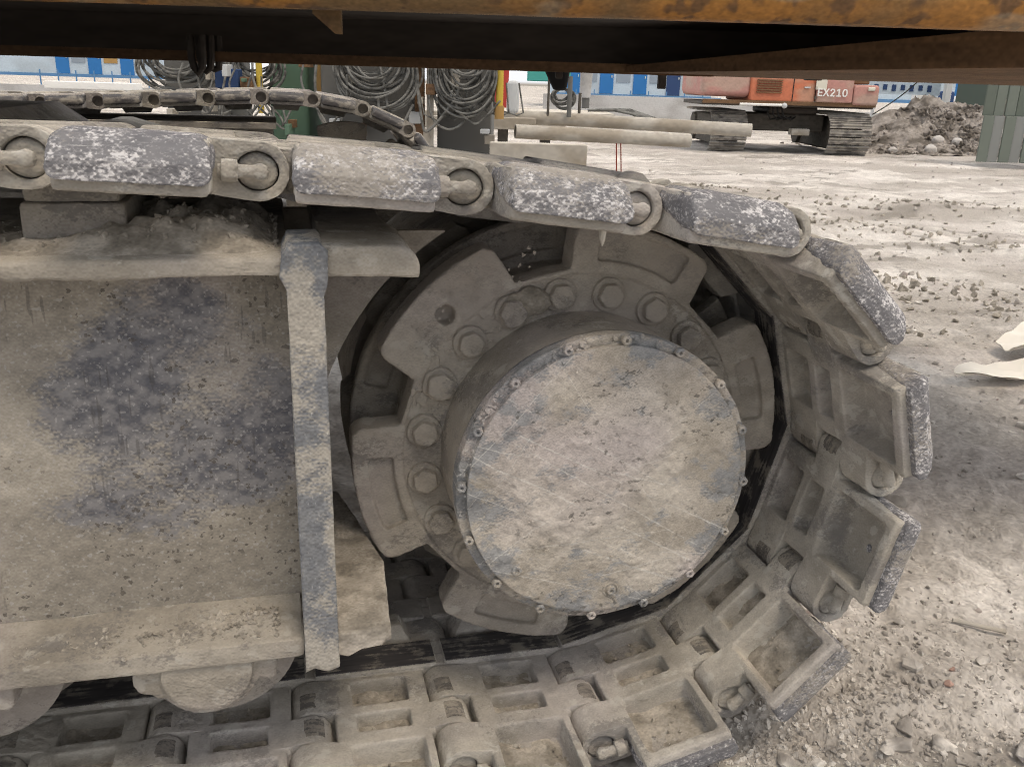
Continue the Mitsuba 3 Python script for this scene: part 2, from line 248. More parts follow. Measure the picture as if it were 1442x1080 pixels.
while count < 190:                           # loose stones, thickest beside the track
    if count < 150: x, y = 0.30 + abs(rng.normal(0, 0.42)), -0.25 + rng.normal(0.05, 0.35)
    else: x, y = rng.uniform(0.6, 3.6), rng.uniform(-0.5, 2.6)
    if x < 0.62 and y > -0.17 and x < 0.45 + 0.2 * (y < 0.1): continue
    put_stone(x, y, float(np.clip(rng.lognormal(-4.35, 0.38), 0.007, 0.034)), int(rng.integers(0, 15))); count += 1
for x, y, r in [(0.86, -0.30, .05), (0.62, -0.33, .042), (0.70, -0.24, .034), (1.22, -0.22, .045), (1.02, .02, .03), (0.66, -0.17, .038), (0.60, -0.22, .036), (1.5, .15, .03), (1.45, .95, .05), (1.62, 1.35, .06), (1.95, 1.75, .07), (2.5, 1.5, .05)]:
    put_stone(x, y, r, int(rng.integers(9, 15)))
small = [rock(1.0, 200 + k, 0.7, 10) for k in range(12)]
def scatter(n, place, rmin, rmax, seed, power=2.2):
    g = np.random.default_rng(seed); V, Fc, o = [], [], 0
    P_ = [place(g) for _ in range(n)]
    if P_[0][2] is None: P_ = [(x, y, z) for (x, y, _), z in zip(P_, ground_z([q[0] for q in P_], [q[1] for q in P_]))]
    for x, y, z in P_:
        r = rmin + (rmax - rmin) * g.random() ** power; t = small[g.integers(12)]
        R = trimesh.transformations.random_rotation_matrix(g.random(3))[:3, :3]
        V.append((t.vertices * [1, 1, .8]) @ R.T * r + [x, y, z + r * 0.2]); Fc.append(t.faces + o); o += len(t.vertices)
    return trimesh.Trimesh(np.vstack(V), np.vstack(Fc), process=False)
def near_place(g):
    if g.random() < .7: x, y = 0.15 + abs(g.normal(0, .50)), -.20 + g.normal(0, .38)
    else: x, y = g.uniform(-.3, 4.5), g.uniform(-.6, 4)
    return x, y, None
add('ground__gravel', scatter(12500, near_place, .0018, .013, 3, 3.2), 'stone', False, kind='stuff')
def far_place(g):
    d = 3 + 17 * g.random() ** 1.3; a = g.uniform(-.15, .62) * d; p = site(a, d); return p[0], p[1], None
add('ground__clods', scatter(1000, far_place, .010, .045, 4, 3.2), 'stone', False, kind='stuff')
banks = [(3.2, 9.2, 1.3, .35), (4.6, 11.5, 1.6, .4), (2.0, 12.5, 1.2, .4), (5.2, 8.2, 1.0, .25), (2.6, 6.4, .8, .25), (3.9, 5.6, .9, .2)]      # low banks of broken earth pushed up by the machines
def on_bank(g): a, d, w, h = banks[g.integers(len(banks))]; p = site(a + g.normal(0, w * .75), d + g.normal(0, h * 1.5)); return p[0], p[1], None
add('ground__broken_earth', scatter(2200, on_bank, .006, .050, 6, 3.2), 'dry_mud', False, kind='stuff')
add('ground__brick_chip', placed(rock(.017, 5, .6), [0.86, -.06, float(ground_z(.86, -.06)) + .006]), 'brick_red', 25)
add('ground__brick_chip', placed(rock(.012, 6, .6), [0.90, -.02, float(ground_z(.90, -.02)) + .004]), 'brick_red', 25)

# ------------------------------------------------------------------ the crane's track: one shoe in its own axes (x along the chain, y inwards, z outwards from the machine)
P0, YM, Y0 = 0.2925, 0.36, -0.196
def tray_cut(u0, u1, y0, y1, w0, w1, r=0.014, draft=0.006):
    a = [(u0, y0), (u1, y0), (u1, y1), (u0, y1)]
    c = CrossSection([[(u0 + r, y0 + r), (u1 - r, y0 + r), (u1 - r, y1 - r), (u0 + r, y1 - r)]]).offset(r, m3.JoinType.Round, 2.0, 24)
    s = 1 - 2 * draft / (u1 - u0); cx, cy = (u0 + u1) / 2, (y0 + y1) / 2
    return Manifold.extrude(c.translate((-cx, -cy)), w1 - w0, 0, 0, (s, s)).translate([cx, cy, w0])
WI = -.034
def lug(u, y0, y1, toward, r=.042):
    return Manifold.batch_hull([ycyl(u, 0, r, y0, y1, 28), box(toward - .012, toward + .012, y0, y1, WI, .045)])
def shoe_half():
    b = rbox(.050, .234, Y0 + .004, .03, WI, .044, .006) + rbox(.040, .243, .008, YM + .02, WI, .026, .006) + rbox(.010, .268, .014, YM + .02, .004, .030, .006)
    b = b + Manifold.batch_hull([box(.053, .231, -.06, -.02, .0, .044), box(.045, .238, .06, .08, .0, .030)])
    inner = lug(0, .017, .098, .062) + lug(P0, .105, .212, .226) + lug(0, .219, .258, .06) + lug(P0, .262, .310, .23) + lug(0, .312, .37, .06)
    b = b + lug(P0, -.078, .010, .226, .045) + (inner ^ box(-1, 1, -1, 1, -1, .033))
    b = b + rbox(.004, P0 - .012, .218, .310, -.046, .02, .006)                                                              # roller rail
    b = b + Manifold.batch_hull([box(.05, .24, .322, YM + .02, WI, 0), box(.075, .215, .335, YM + .02, -.080, WI)])           # guide block
    b = b - tray_cut(.062, .222, Y0 + .022, .002, -.09, .016, .012, .010) - tray_cut(.080, .206, .033, .095, -.09, .000, .009, .009) - tray_cut(.076, .210, .116, .206, -.09, .000, .010, .009)
    b = b - Manifold.batch_hull([box(-.1, .4, Y0 - .05, Y0 + .001, .006, .08), box(-.1, .4, Y0 - .05, Y0 + .046, .052, .08)]) # worn round outer edge
    b = b - ycyl(P0, 0, .0300, -.10, -.04, 28) - Manifold.cylinder(.2, .0085, .0085, 16).translate([.15, -.095, -.05])
    return b ^ box(-.2, .6, -1, YM, -.2, .2)
half = shoe_half()
mir = lambda t: trimesh.Trimesh(t.vertices * [1, -1, 1] + [0, 2 * YM, 0], t.faces[:, ::-1], process=False)
coarse = tm(half); coarse.merge_vertices()
shoe_meshes = []
for k in range(3):
    fine = cast(half, 0.0075, 4, 0.0018, 24, 10 + k)
    shoe_meshes.append(mikit.ply(cat_mesh([fine, mir(coarse)]), 'shoe_cast', 50))
far_shoe = mikit.ply(cat_mesh([coarse, mir(coarse)]), 'shoe_cast', 30)
pad_man = Manifold.batch_hull([ycyl(u, -.004, .014, Y0 - .010, Y0 + .03, 20) for u in (.0605, .2235)] + [ycyl(u, .012, .014, Y0 + .002, Y0 + .04, 20) for u in (.0605, .2235)] +
                              [ycyl(u, .028, .014, Y0 + .022, Y0 + .05, 20) for u in (.0605, .2235)] + [ycyl(u, .0255, .0245, Y0 + .044, -.045, 20) for u in (.0715, .2125)])
pad_man = pad_man - tray_cut(.057, .227, Y0 + .0185, .01, -.09, .0185, .012)
pads = [mikit.ply(cast(pad_man ^ box(-1, 1, -1, -.046, -.019, 1), 0.006, 4, 0.0022, 30, 30 + k), 'worn_pad', 50) for k in range(3)]
rail_mesh = mikit.ply(cast(box(.008, P0 - .016, .221, .307, -.0485, -.0465), 0.012, 0, 0), 'rail_steel', 30)
far_rail = mikit.ply(tm(box(.008, P0 - .016, .221, .307, -.0485, -.0465)), 'rail_steel', False)
def arc_face(u, y0, y1, a0, a1, r=.0432):  # (centre, y range, angles)     # rubbed patch on the crown of a hinge lug
    th = np.radians(np.linspace(a0, a1, 11)); ys = np.linspace(y0, y1, 6)
    v = np.array([[u + r * math.cos(t), y, r * math.sin(t)] for t in th for y in ys]); f = []
    for i in range(10):
        for j in range(5): q = i * 6 + j; f += [[q, q + 1, q + 7], [q, q + 7, q + 6]]
    return trimesh.Trimesh(v, np.array(f), process=False)
wear_mesh = mikit.ply(cat_mesh([arc_face(0, .034, .086, -128, -70, .0426), arc_face(P0, .122, .170, -112, -60, .0426)]), 'lug_crown', True)
pin_mesh = mikit.ply(cast(ycyl(P0, 0, .0284, -.070, YM, 28), .009, 3, .0015, 50, 2), 'shoe_cast', 45)
hexa = lambda r, h: Manifold.cylinder(h, r, r, 6)
bolt_man = xcyl(-.092, 0.0, .0100, .240, P0 + .014, 12) + hexa(.0175, .022).rotate([0, 90, 0]).translate([.245, -.092, 0]) + Manifold.sphere(.0135, 12).translate([P0 + .004, -.090, 0])
bolt_mesh = mikit.ply(cast(bolt_man, .005, 3, .0018, 60, 3), 'shoe_cast', 50)
shaded_far_pad = mikit.ply(tm(pad_man ^ box(-1, 1, -1, -.046, -.034, .036)), 'rail_steel', 40)  # dark rail steel colour stands in for the deck's shade on these faces

def tray_dirt(seed):                         # earth and crumbs lying in the open trays of the lower shoes
    g = np.random.default_rng(seed); out = []
    for u0, u1, y0, y1, w in [(.068, .216, Y0 + .028, -.004, .017), (.082, .204, .037, .091, .001), (.079, .207, .121, .202, .001)]:
        us, ys = np.linspace(u0, u1, 26), np.linspace(y0, y1, 26); A, B = np.meshgrid(us, ys); p = np.stack([A * 18 + seed, B * 18, 0 * A], -1)
        side = np.clip((A - u0) / (u1 - u0) * (1 if seed % 2 else -1) + (0 if seed % 2 else 1), 0, 1)
        h = .030 * np.clip(meshkit.fbm(p, 3, seed) - .38, 0, 1) * (.3 + side) + .006 * (meshkit.fbm(p * 4, 3, seed + 1) - .45)
        v = np.stack([A, B, w - h], -1).reshape(-1, 3); q = (np.arange(25)[:, None] * 26 + np.arange(25)[None]).ravel()
        out.append(trimesh.Trimesh(v, np.vstack([np.stack([q, q + 27, q + 1], 1), np.stack([q, q + 26, q + 27], 1)]), process=False))
        for _ in range(26 if w > .01 else 9):
            r = .0015 + .0065 * g.random() ** 2.5; M = trimesh.transformations.random_rotation_matrix(g.random(3))[:3, :3]; t = small[g.integers(12)]
            out.append(trimesh.Trimesh((t.vertices @ M.T) * r + [g.uniform(u0 + .01, u1 - .01), g.uniform(y0 + .01, y1 - .01), w - .004 - r * .6], t.faces, process=False))
    return mikit.ply(cat_mesh(out), 'dry_mud', 50)
dirt_meshes = [tray_dirt(k) for k in (1, 2, 5)]
def chain(pins, yshift, near, roll=lambda i: 0.0):   # roll: the slack upper run hangs a little twisted
    for i in range(len(pins) - 1):
        a, b = np.array(pins[i]), np.array(pins[i + 1]); L = np.linalg.norm(b - a); t = (b - a) / L; n = np.array([-t[1], t[0]])
        M = np.eye(4); M[:3, 0] = np.array([t[0], 0, t[1]]) * L / P0; q = math.radians(roll(i)); nn = np.array([n[0], 0, n[1]]); M[:3, 1] = np.array([0, math.cos(q), 0]) - math.sin(q) * nn; M[:3, 2] = math.cos(q) * nn + np.array([0, math.sin(q), 0]); M[:3, 3] = [a[0], yshift, a[1]]
        tw = T(M.tolist()); k = num('crawler_crane__track_shoe')
        if near:
            add(k, shoe_meshes[i % 3], None, tw=tw)
            add(k + '__wear_pad', pads[(i * 2 + 1) % 3], None, tw=tw); add(k + '__roller_rail', rail_mesh, None, tw=tw); add(k + '__hinge_crown', wear_mesh, None, tw=tw)
            if i >= 10: tag(add(k + '__packed_dirt', dirt_meshes[i % 3], None, tw=tw), kind='stuff')
            add(k + '__pin', pin_mesh, None, tw=tw); add(k + '__lock_bolt', bolt_mesh, None, tw=tw)
        else:
            add(k, far_shoe, None, tw=tw); add(k + '__roller_rail', far_rail, None, tw=tw); add(k + '__wear_pad', shaded_far_pad, None, tw=tw)
RP = 0.572
arc = lambda a, r=RP: (r * math.cos(math.radians(a)), HZ + r * math.sin(math.radians(a)))
near_pins = [(-1.90, 1.236), (-1.58, 1.234), (-1.26, 1.232), (-0.942, 1.228), (-0.625, 1.211), (-0.306, 1.188), (-0.008, 1.153), arc(60.2), arc(30.0), arc(0), arc(-30), arc(-60), arc(-90)]
near_pins += [(-P0 * k, HZ - RP) for k in range(1, 8)]
chain(near_pins, 0.0, True, lambda i: (2.4, 2.4, 2.4, 2.4, 2.3, 2.0, 1.4, .7)[i] if i < 8 else 0.0)
fx = np.array([-3.6, -2.8, -2.0, -1.2, -.75, -.43, -.18]); fz = np.array([1.163, 1.163, 1.169, 1.205, 1.232, 1.234, 1.185])
FX0 = -0.18
poly = list(zip(fx, fz)) + [(FX0 + RP * math.cos(math.radians(a)), HZ + RP * math.sin(math.radians(a))) for a in range(84, -91, -6)] + [(x, HZ - RP) for x in np.arange(-.4, -3.7, -.2)]
pts, cur = [poly[0]], np.array(poly[0])
for q in poly[1:]:
    q = np.array(q)
    while np.linalg.norm(q - cur) > 1e-9 and np.linalg.norm(q - np.array(pts[-1])) >= P0:
        d0 = np.array(pts[-1]); lo, hi = 0.0, 1.0
        for _ in range(40):
            m_ = (lo + hi) / 2
            if np.linalg.norm(cur + (q - cur) * m_ - d0) < P0: lo = m_
            else: hi = m_
        cur = cur + (q - cur) * hi; pts.append(tuple(cur))
    cur = q
chain(pts, 4.20, False)

# ------------------------------------------------------------------ drive sprocket and its hub
def ring_pts(r, a0, a1, n): return [(r * math.cos(math.radians(a)), HZ + r * math.sin(math.radians(a))) for a in np.linspace(a0, a1, n)]
def lobed(ro, rr, hw, centres, corner=0.016):
    pts_ = []
    for c in sorted(centres):
        pts_ += ring_pts(rr, c - hw - 2.5, c - hw - 2, 2) + ring_pts(ro - corner, c - hw, c - hw, 1) + ring_pts(ro, c - hw + 2, c + hw - 2, 14) + ring_pts(ro - corner, c + hw, c + hw, 1) + ring_pts(rr, c + hw + 2, c + hw + 2.5, 2)
    return pts_
CEN = [14, 73, 133.5, 191.5, 251, 314]
spr = extr(lobed(.478, .385, 19.5, CEN), .2, .27)
hole_at = (.411 * math.cos(math.radians(134)), HZ + .411 * math.sin(math.radians(134)))
for c, lo, hi, hw in [(14, .395, .445, 10), (191.5, .393, .445, 11), (73, .40, .462, 13), (251, .40, .45, 10), (314, .395, .445, 10)]:
    spr = spr - extr(ring_pts(lo, c - hw, c + hw, 8) + ring_pts(hi, c + hw, c - hw, 8), .19, .2165)
for da, rr in [(-8, .425), (7, .40)]:
    spr = spr - Manifold.sphere(.06, 32).translate([rr * math.cos(math.radians(134 + da)), .2 - .047, HZ + rr * math.sin(math.radians(134 + da))])
spr = spr - ycyl(hole_at[0], hole_at[1], .021, .1, .24, 28) - ycyl(0, HZ, .372, .15, .206, 96)
spr = spr + ycyl(0, HZ, .375, .212, .27, 96)
add('crawler_crane__drive_sprocket', cast(spr, 0.008, 5, 0.0035, 14, 4), 'pale_cast', 50)
back = extr(ring_pts(.472, 0, 354, 80), .345, .385) - extr(ring_pts(.40, 205, 240, 8) + ring_pts(.55, 240, 205, 8), .2, .5) - extr(ring_pts(.38, 36, 54, 8) + ring_pts(.55, 54, 36, 8), .2, .5)
back = back - extr(ring_pts(.40, 150, 166, 6) + ring_pts(.452, 166, 150, 6), .33, .36) - extr(ring_pts(.40, 92, 112, 6) + ring_pts(.455, 112, 92, 6), .33, .36)
add('crawler_crane__drive_sprocket__rear_disc', cast(back + ycyl(0, HZ, .376, .26, .36, 96), 0.012, 3, 0.002, 16, 5), 'cast', 50)
add('crawler_crane__drive_sprocket__rear_ring', tm(extr(lobed(.478, .385, 19.5, CEN), .49, .56)), 'cast', 40)
for k in range(20):
    a = math.radians(7.5 + 18.2 * k if k < 19 else 352); r = .333
    mud = k in (6, 8, 14)
    bm = hexa(.030 if mud else .0275, .030).rotate([90, 0, 0]).rotate([0, float(rng.uniform(0, 60)), 0]).translate([r * math.cos(a), .208, HZ + r * math.sin(a)])
    bm = bm + ycyl(r * math.cos(a), HZ + r * math.sin(a), .036, .197, .212, 24)
    add('crawler_crane__drive_sprocket__bolt', cast(bm, .006, 3, .0045 if mud else .002, 45, 40 + k), 'pale_cast', 50)
add('crawler_crane__drive_sprocket__mud_lump', cast(blob_m := (Manifold.sphere(.04, 24).scale([1.15, .5, .75]).translate([-.115, .197, HZ + .318])), .005, 1, .007, 50, 9), 'dry_mud', 60)
hub = ycyl(0, HZ, .290, .03, .215, 128, .294)
add('crawler_crane__hub', cast(hub, .010, 1, .0018, 20, 6), 'pale_cast', 40)
flange_ring = ycyl(0, HZ, .300, .0, .034, 128)
add('crawler_crane__hub__cover_flange', cast(flange_ring, .008, 2, .0012, 25, 7), 'cap_crust', 40)
plate = ycyl(0, HZ, .2815, -.013, .002, 128)
cover = cast(plate, .006, 2, .0, 25, 8)
vv = cover.vertices; front = (vv[:, 1] < -.006)
lump = np.clip(meshkit.fbm(np.c_[vv[:, 0] * 9 + 2, vv[:, 2] * 9, np.zeros(len(vv))], 4, 21) - .5, 0, 1) * .030 + np.clip(meshkit.fbm(np.c_[vv[:, 0] * 34, vv[:, 2] * 34, np.zeros(len(vv))], 3, 22) - .56, 0, 1) * .016
vv[:, 1] -= front * lump; cover.vertices = vv
add('crawler_crane__hub__cover_plate', cover, 'cap_crust', 60)
for k in range(16):
    a = math.radians(176.6 + 22.5 * k)
    bm = ycyl(.2915 * math.cos(a), HZ + .2915 * math.sin(a), .0085, -.016, .004, 16) + hexa(.0105, .008).rotate([90, 0, 0]).translate([.2915 * math.cos(a), -.006, HZ + .2915 * math.sin(a)]) - ycyl(.2915 * math.cos(a), HZ + .2915 * math.sin(a), .0035, -.03, -.010, 10)
    add('crawler_crane__hub__edge_bolt', cast(bm, .003, 2, .0008, 90, 60 + k), 'cap_crust', 50)
for px_, pz_, pr_ in [(-.18, -.167, .019), (.02, -.235, .017), (.10, .20, .012)]:
    bm = ycyl(px_, HZ + pz_, pr_, -.0155, -.008, 24) - ycyl(px_, HZ + pz_, pr_ * .8, -.03, -.0135, 24) + ycyl(px_, HZ + pz_, pr_ * .55, -.021, -.008, 16) - ycyl(px_, HZ + pz_, pr_ * .25, -.04, -.015, 6)
    add('crawler_crane__hub__drain_plug', cast(bm, .003, 1, .0006, 80, 70), 'cap_crust', 40)
add('crawler_crane__drive_motor', tm(ycyl(0, HZ, .37, .36, .58, 64) + ycyl(0, HZ, .455, .58, 1.15, 64)), 'cast', 40)

def stuck(n, a0, a1, r0, r1, y, rmin, rmax, seed):   # lumps of dried mud stuck on an upright face
    g = np.random.default_rng(seed); V, Fc, o = [], [], 0
    for _ in range(n):
        a = math.radians(a0 + (a1 - a0) * g.beta(1.6, 1.6)); q = g.uniform(r0, r1); r = rmin + (rmax - rmin) * g.random() ** 2.2; t = small[g.integers(12)]
        M = trimesh.transformations.random_rotation_matrix(g.random(3))[:3, :3]; v = (t.vertices @ M.T) * r * [1, .45, 1] + [q * math.cos(a), y, HZ + q * math.sin(a)]
        V.append(v); Fc.append(t.faces + o); o += len(v)
    return trimesh.Trimesh(np.vstack(V), np.vstack(Fc), process=False)
add('crawler_crane__hub__mud_crust', cat_mesh([stuck(170, 70, 190, .268, .300, -.004, .003, .012, 51), stuck(90, 95, 185, .22, .285, -.015, .002, .007, 52), stuck(120, 0, 360, .02, .2, -.016, .0015, .006, 53)]), 'cap_crust', 30)
tag('crawler_crane__hub__mud_crust', kind='stuff')
add('crawler_crane__drive_sprocket__mud_crust', cat_mesh([stuck(150, 100, 172, .300, .375, .205, .004, .020, 54), stuck(60, 100, 150, .38, .45, .200, .002, .008, 55), stuck(80, 185, 280, .30, .38, .207, .003, .012, 56)]), 'pale_cast', 30)
tag('crawler_crane__drive_sprocket__mud_crust', kind='stuff')

# ------------------------------------------------------------------ side frame of the track
FR = 'crawler_crane__track_frame'
X0 = -3.4
arc_cut = ycyl(0, HZ, .560, -.2, .9, 128)
web = box(X0, -.562, .0, .022, .40, 1.075)
add(FR + '__nose_web', cast((box(-.60, -.30, .13, .15, .40, 1.09) - arc_cut) + box(-.562, -.54, .0, .14, .40, 1.09), .02, 0, .0015, 8, 27), 'cast', 40)
add(FR, cast(web, .03, 0, .0015, 6, 11), 'panel_plate', 40)
add(FR + '__inner_web', tm((box(X0, -.30, .55, .58, .40, 1.075) - arc_cut)), 'cast', False)
add(FR + '__nose_plate', tm(extr(ring_pts(.562, 141, 213, 30) + ring_pts(.576, 213, 141, 30), .152, .548)), 'cast', 40)
uf = box(X0, -.589, -.137, .60, 1.067, 1.0935)
uf_t = cast(uf, .012, 1, .0016, 20, 12)
lo_ = uf_t.vertices[:, 2] < 1.07
uf_t.vertices[:, 2] -= lo_ * np.clip(meshkit.fbm(uf_t.vertices * [30, 10, 0], 3, 13) - .5, 0, 1) * .02
add(FR + '__upper_flange', uf_t, 'cast', 40)
ufe = extr([(-.536, 1.064), (-.388, 1.058), (-.386, 1.078), (-.392, 1.094), (-.410, 1.108), (-.536, 1.112)], -.137, .10) + box(-.536, -.41, .1, .55, 1.07, 1.105)
add(FR + '__upper_flange_tip', cast(ufe, .008, 3, .0025, 30, 14), 'cast', 50)
rib = extr([(-.590, .366), (-.575, .372), (-.552, .363), (-.532, .370), (-.535, 1.035), (-.529, 1.052), (-.527, 1.104), (-.540, 1.116), (-.586, 1.115), (-.596, 1.095), (-.600, 1.066), (-.590, 1.045)], -.147, -.002)
add(FR + '__end_plate', cast(rib, .007, 2, .0011, 24, 15), 'rib_plate', 50)
lf = box(X0, -.589, -.137, .10, .394, .429)
add(FR + '__lower_flange', cast(lf, .012, 1, .002, 20, 16), 'cast', 40)
ext = Manifold.extrude(CrossSection([[(-.534, -.134), (-.452, -.134), (-.440, -.126), (-.427, .10), (-.46, .27), (-.497, .45), (-.70, .45), (-.70, .08), (-.534, .08)]]), .030).translate([0, 0, .400])
ext = ext + extr([(-.534, .385), (-.515, .378), (-.49, .392), (-.455, .396), (-.455, .405), (-.534, .405)], -.134, -.09)
add(FR + '__lower_flange_tip', cast(ext, .009, 2, .003, 34, 17), 'dry_mud', 50)
fil = extr([(X0, .429), (-.589, .429), (-.589, .445), (X0, .445)], -.02, .0)
brk = extr([(-.878, .394), (-.878, .36), (-.868, .343), (-.848, .338), (-.838, .327), (-.812, .335)] + [(-.755 + .088 * math.cos(math.radians(a)), .375 + .088 * math.sin(math.radians(a))) for a in range(205, 336, 8)] +
           [(-.668, .345), (-.652, .338), (-.642, .345), (-.636, .394)], -.118, .02)
def bracket(dx, k):
    t = cast(brk.translate([dx, 0, 0]) + (ycyl(-.755 + dx, .375, .075, -.13, .0, 40) ^ box(-2, 0, -1, 1, .2, .394)), .008, 3, .0028, 25, k)
    r_ = num(FR + '__roller_bracket'); add(r_, t, 'cast', 50)
    add(r_ + '__roller', tm(ycyl(-.755 + dx, .32, .155, .05, .17, 48) + ycyl(-.755 + dx, .32, .195, .19, .29, 48) + ycyl(-.755 + dx, .32, .05, .0, .6, 24) + ycyl(-.755 + dx, .32, .195, .47, .57, 48)), 'cast', 40)
for k, dx in enumerate((0.0, -.42, -.84, -1.26)): bracket(dx, 18 + k)
sl = rbox(-.980, -.828, .0, .42, 1.0925, 1.1575, .005); sl2 = rbox(-.974, -.836, .006, .42, 1.1585, 1.186, .004)
add(FR + '__slide_block', cast(sl, .012, 1, .0012, 30, 30), 'cast', 40); add(FR + '__slide_block__slide_strip', cast(sl2, .012, 1, .001, 30, 31), 'cast', 40)
# car body between the tracks and the far side frame
CB = 'crawler_crane__car_body'
add(CB, tm(Manifold.batch_hull([box(-3.2, -1.35, 1.6, 3.0, .55, 1.10), box(-3.0, -1.5, 1.7, 2.9, 1.1, 1.22)]) + box(-2.9, -2.0, .55, 4.3, .62, 1.02)), 'cast', 30)
add(CB + '__slewing_ring', tm(Manifold.cylinder(.2, .62, .62, 64).translate([-2.3, 2.3, 1.2])), 'cast', 30)
add(CB + '__step_plate', tm(Manifold.batch_hull([box(-1.30, -1.25, 2.0, 3.2, 1.12, 1.15), box(-.10, -.05, 2.0, 3.2, .78, .80)])), 'cast', 30)
add('crawler_crane__far_track_frame', tm((box(-3.6, -.62, 4.17, 4.95, .40, 1.06)) + box(-3.6, -.6, 4.05, 5.1, 1.06, 1.09)), 'cast', 30)
add('crawler_crane__far_sprocket', tm(extr(lobed(.478, .385, 19.5, [c + 20 for c in CEN]), 4.4, 4.48).translate([FX0, 0, 0]) + ycyl(FX0, HZ, .36, 4.42, 4.8, 48)), 'cast', 30)
# the slewing deck overhead, turned against the tracks
DK = 'crawler_crane__slewing_deck'
def dk(a0, a1, d0, d1, z0, z1, r=.0):
    return (rbox(a0, a1, d0, d1, z0, z1, r) if r else box(a0, a1, d0, d1, z0, z1))
c_, s_ = math.cos(-YAW), math.sin(-YAW)
def to_site(man, rot=0.0):
    return man.rotate([0, 0, SITE_ROT + rot]).translate([float(CAM[0]), float(CAM[1]), 0])
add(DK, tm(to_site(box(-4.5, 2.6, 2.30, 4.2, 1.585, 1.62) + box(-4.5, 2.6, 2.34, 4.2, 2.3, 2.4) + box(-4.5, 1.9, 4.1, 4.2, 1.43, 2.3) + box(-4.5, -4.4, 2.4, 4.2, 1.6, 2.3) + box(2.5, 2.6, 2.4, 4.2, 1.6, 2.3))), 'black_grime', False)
beam = Manifold.batch_hull([xcyl(2.19, 1.583, .088, -4.5, 3.4, 28), box(-4.5, 3.4, 2.11, 2.27, 1.85, 2.2)])
add(DK + '__front_beam', cast(to_site(beam, .6), .06, 0, .002, 3, 41), 'rusty_orange', 50)
add(DK + '__side_beam', tm(to_site(Manifold.batch_hull([box(.34, .36, 4.15, 4.2, 1.404, 1.422), box(1.28, 1.32, 2.42, 2.46, 1.426, 1.525), box(2.6, 2.7, 2.6, 2.7, 1.426, 1.525), box(2.6, 2.7, 4.1, 4.2, 1.404, 1.43)]))), 'brown_rust', False)
add(DK + '__rear_lip', tm(to_site(box(-4.4, .8, 3.98, 4.03, 1.4, 1.44))), 'brown_rust', False)
add(DK + '__gusset', tm(to_site(Manifold.batch_hull([box(-.52, -.45, 2.4, 2.42, 1.50, 1.584), box(-.465, -.45, 2.4, 2.42, 1.455, 1.584)]))), 'rusty_orange', False)
for a, d, w, z0, z1 in [(.16, 4.04, .03, 1.375, 1.42), (.60, 4.05, .032, 1.345, 1.43), (1.29, 4.21, .07, 1.40, 1.49)]:
    add(DK + '__hanging_lug', tm(to_site(rbox(a - w / 2, a + w / 2, d, d + .05, z0, z1, .004))), 'black_grime', 30)
for k in range(3):
    a = -1.345 + k * .018
    add(DK + '__hydraulic_hose', tube([site(a + x, 3.9 + k * .05, z) for x, z in [(0, 1.5), (.0, 1.41), (.008, 1.375), (.022, 1.352 + .010 * k), (.040, 1.375), (.046, 1.42), (.048, 1.5)]], .016, 8), 'black_grime', 40)
tag('crawler_crane', 'mud caked crawler crane seen close at the drive end of its nearer track', 'crane')

# ------------------------------------------------------------------ loose mud and rubble lying on the frame
def slab(xs, ys, zf, thick=.0):
    A, B = np.meshgrid(xs, ys); v = np.stack([A, B, zf(A, B)], -1).reshape(-1, 3); n, m_ = len(xs), len(ys)
    q = (np.arange(m_ - 1)[:, None] * n + np.arange(n - 1)[None]).ravel()
    return trimesh.Trimesh(v, np.vstack([np.stack([q, q + 1, q + n + 1], 1), np.stack([q, q + n + 1, q + n], 1)]), process=False)
def on_upper(g):
    x = g.uniform(-1.25, -.60); y = g.beta(1.3, 1.6) * .33 - .08; return x, y, 1.093 + max(0, .02 * (1 - abs(y - .1) / .2))
def on_upper2(g): x = -.92 + .33 * g.beta(1.6, 1.2); y = g.uniform(-.06, .3); return x, y, 1.094 + .02 * g.random()
def heap_z(x, y):
    p = np.stack([x, y, 0 * x], -1); e = np.clip((y + .10) / .07, 0, 1) * np.clip((.34 - y) / .08, 0, 1) * np.clip((-.60 - x) / .04, 0, 1)
    return 1.0915 + e * (.034 * np.exp(-((x + .74) / .15) ** 2) + .008) * (.35 + 1.3 * meshkit.fbm(p * 24, 4, 61)) + e * .012 * np.clip(meshkit.fbm(p * 60, 3, 62) - .45, 0, 1)
mound = slab(np.arange(-1.6, -.595, .005), np.arange(-.12, .36, .006), heap_z)
def on_heap2(g): x = -.75 + g.normal(0, .13); y = g.uniform(-.07, .28); x = min(x, -.605); return x, y, float(heap_z(np.array(x), np.array(y)))
add('rubble__packed_dirt', mound, 'dry_mud', 60, kind='stuff')
add('rubble', cat_mesh([scatter(650, on_heap2, .0015, .009, 11, 2.6), scatter(300, on_upper, .0012, .005, 12)]), 'dry_mud', False, label='dry grey crumbled earth lying along the top ledge of the track frame', cat='rubble', kind='stuff')
def ledge_z(x, y):
    p = np.stack([x, y, 0 * x], -1); t = np.clip((y + .105) / .103, 0, 1)
    return .4285 + .010 * t ** 1.7 * (0.7 + .6 * meshkit.fbm(p * 7, 2, 5)) + .016 * np.clip(meshkit.fbm(p * [16, 22, 0], 4, 6) - .46, 0, 1) * np.clip(t * 6, 0, 1) * np.clip((1 - t) * 4 + .2, 0, 1) + .014 * np.exp(-((x + .655) / .05) ** 2 - ((y + .075) / .03) ** 2) * (0.5 + meshkit.fbm(p * 60, 2, 8))
led = slab(np.arange(-1.5, -.588, .006), np.linspace(-.126, -.001, 26), ledge_z)
g2 = lambda g: ((lambda x, y: (x, y, float(ledge_z(np.array(x), np.array(y)))))(-.63 - abs(g.normal(0, .16)), -.075 + g.normal(0, .022)))
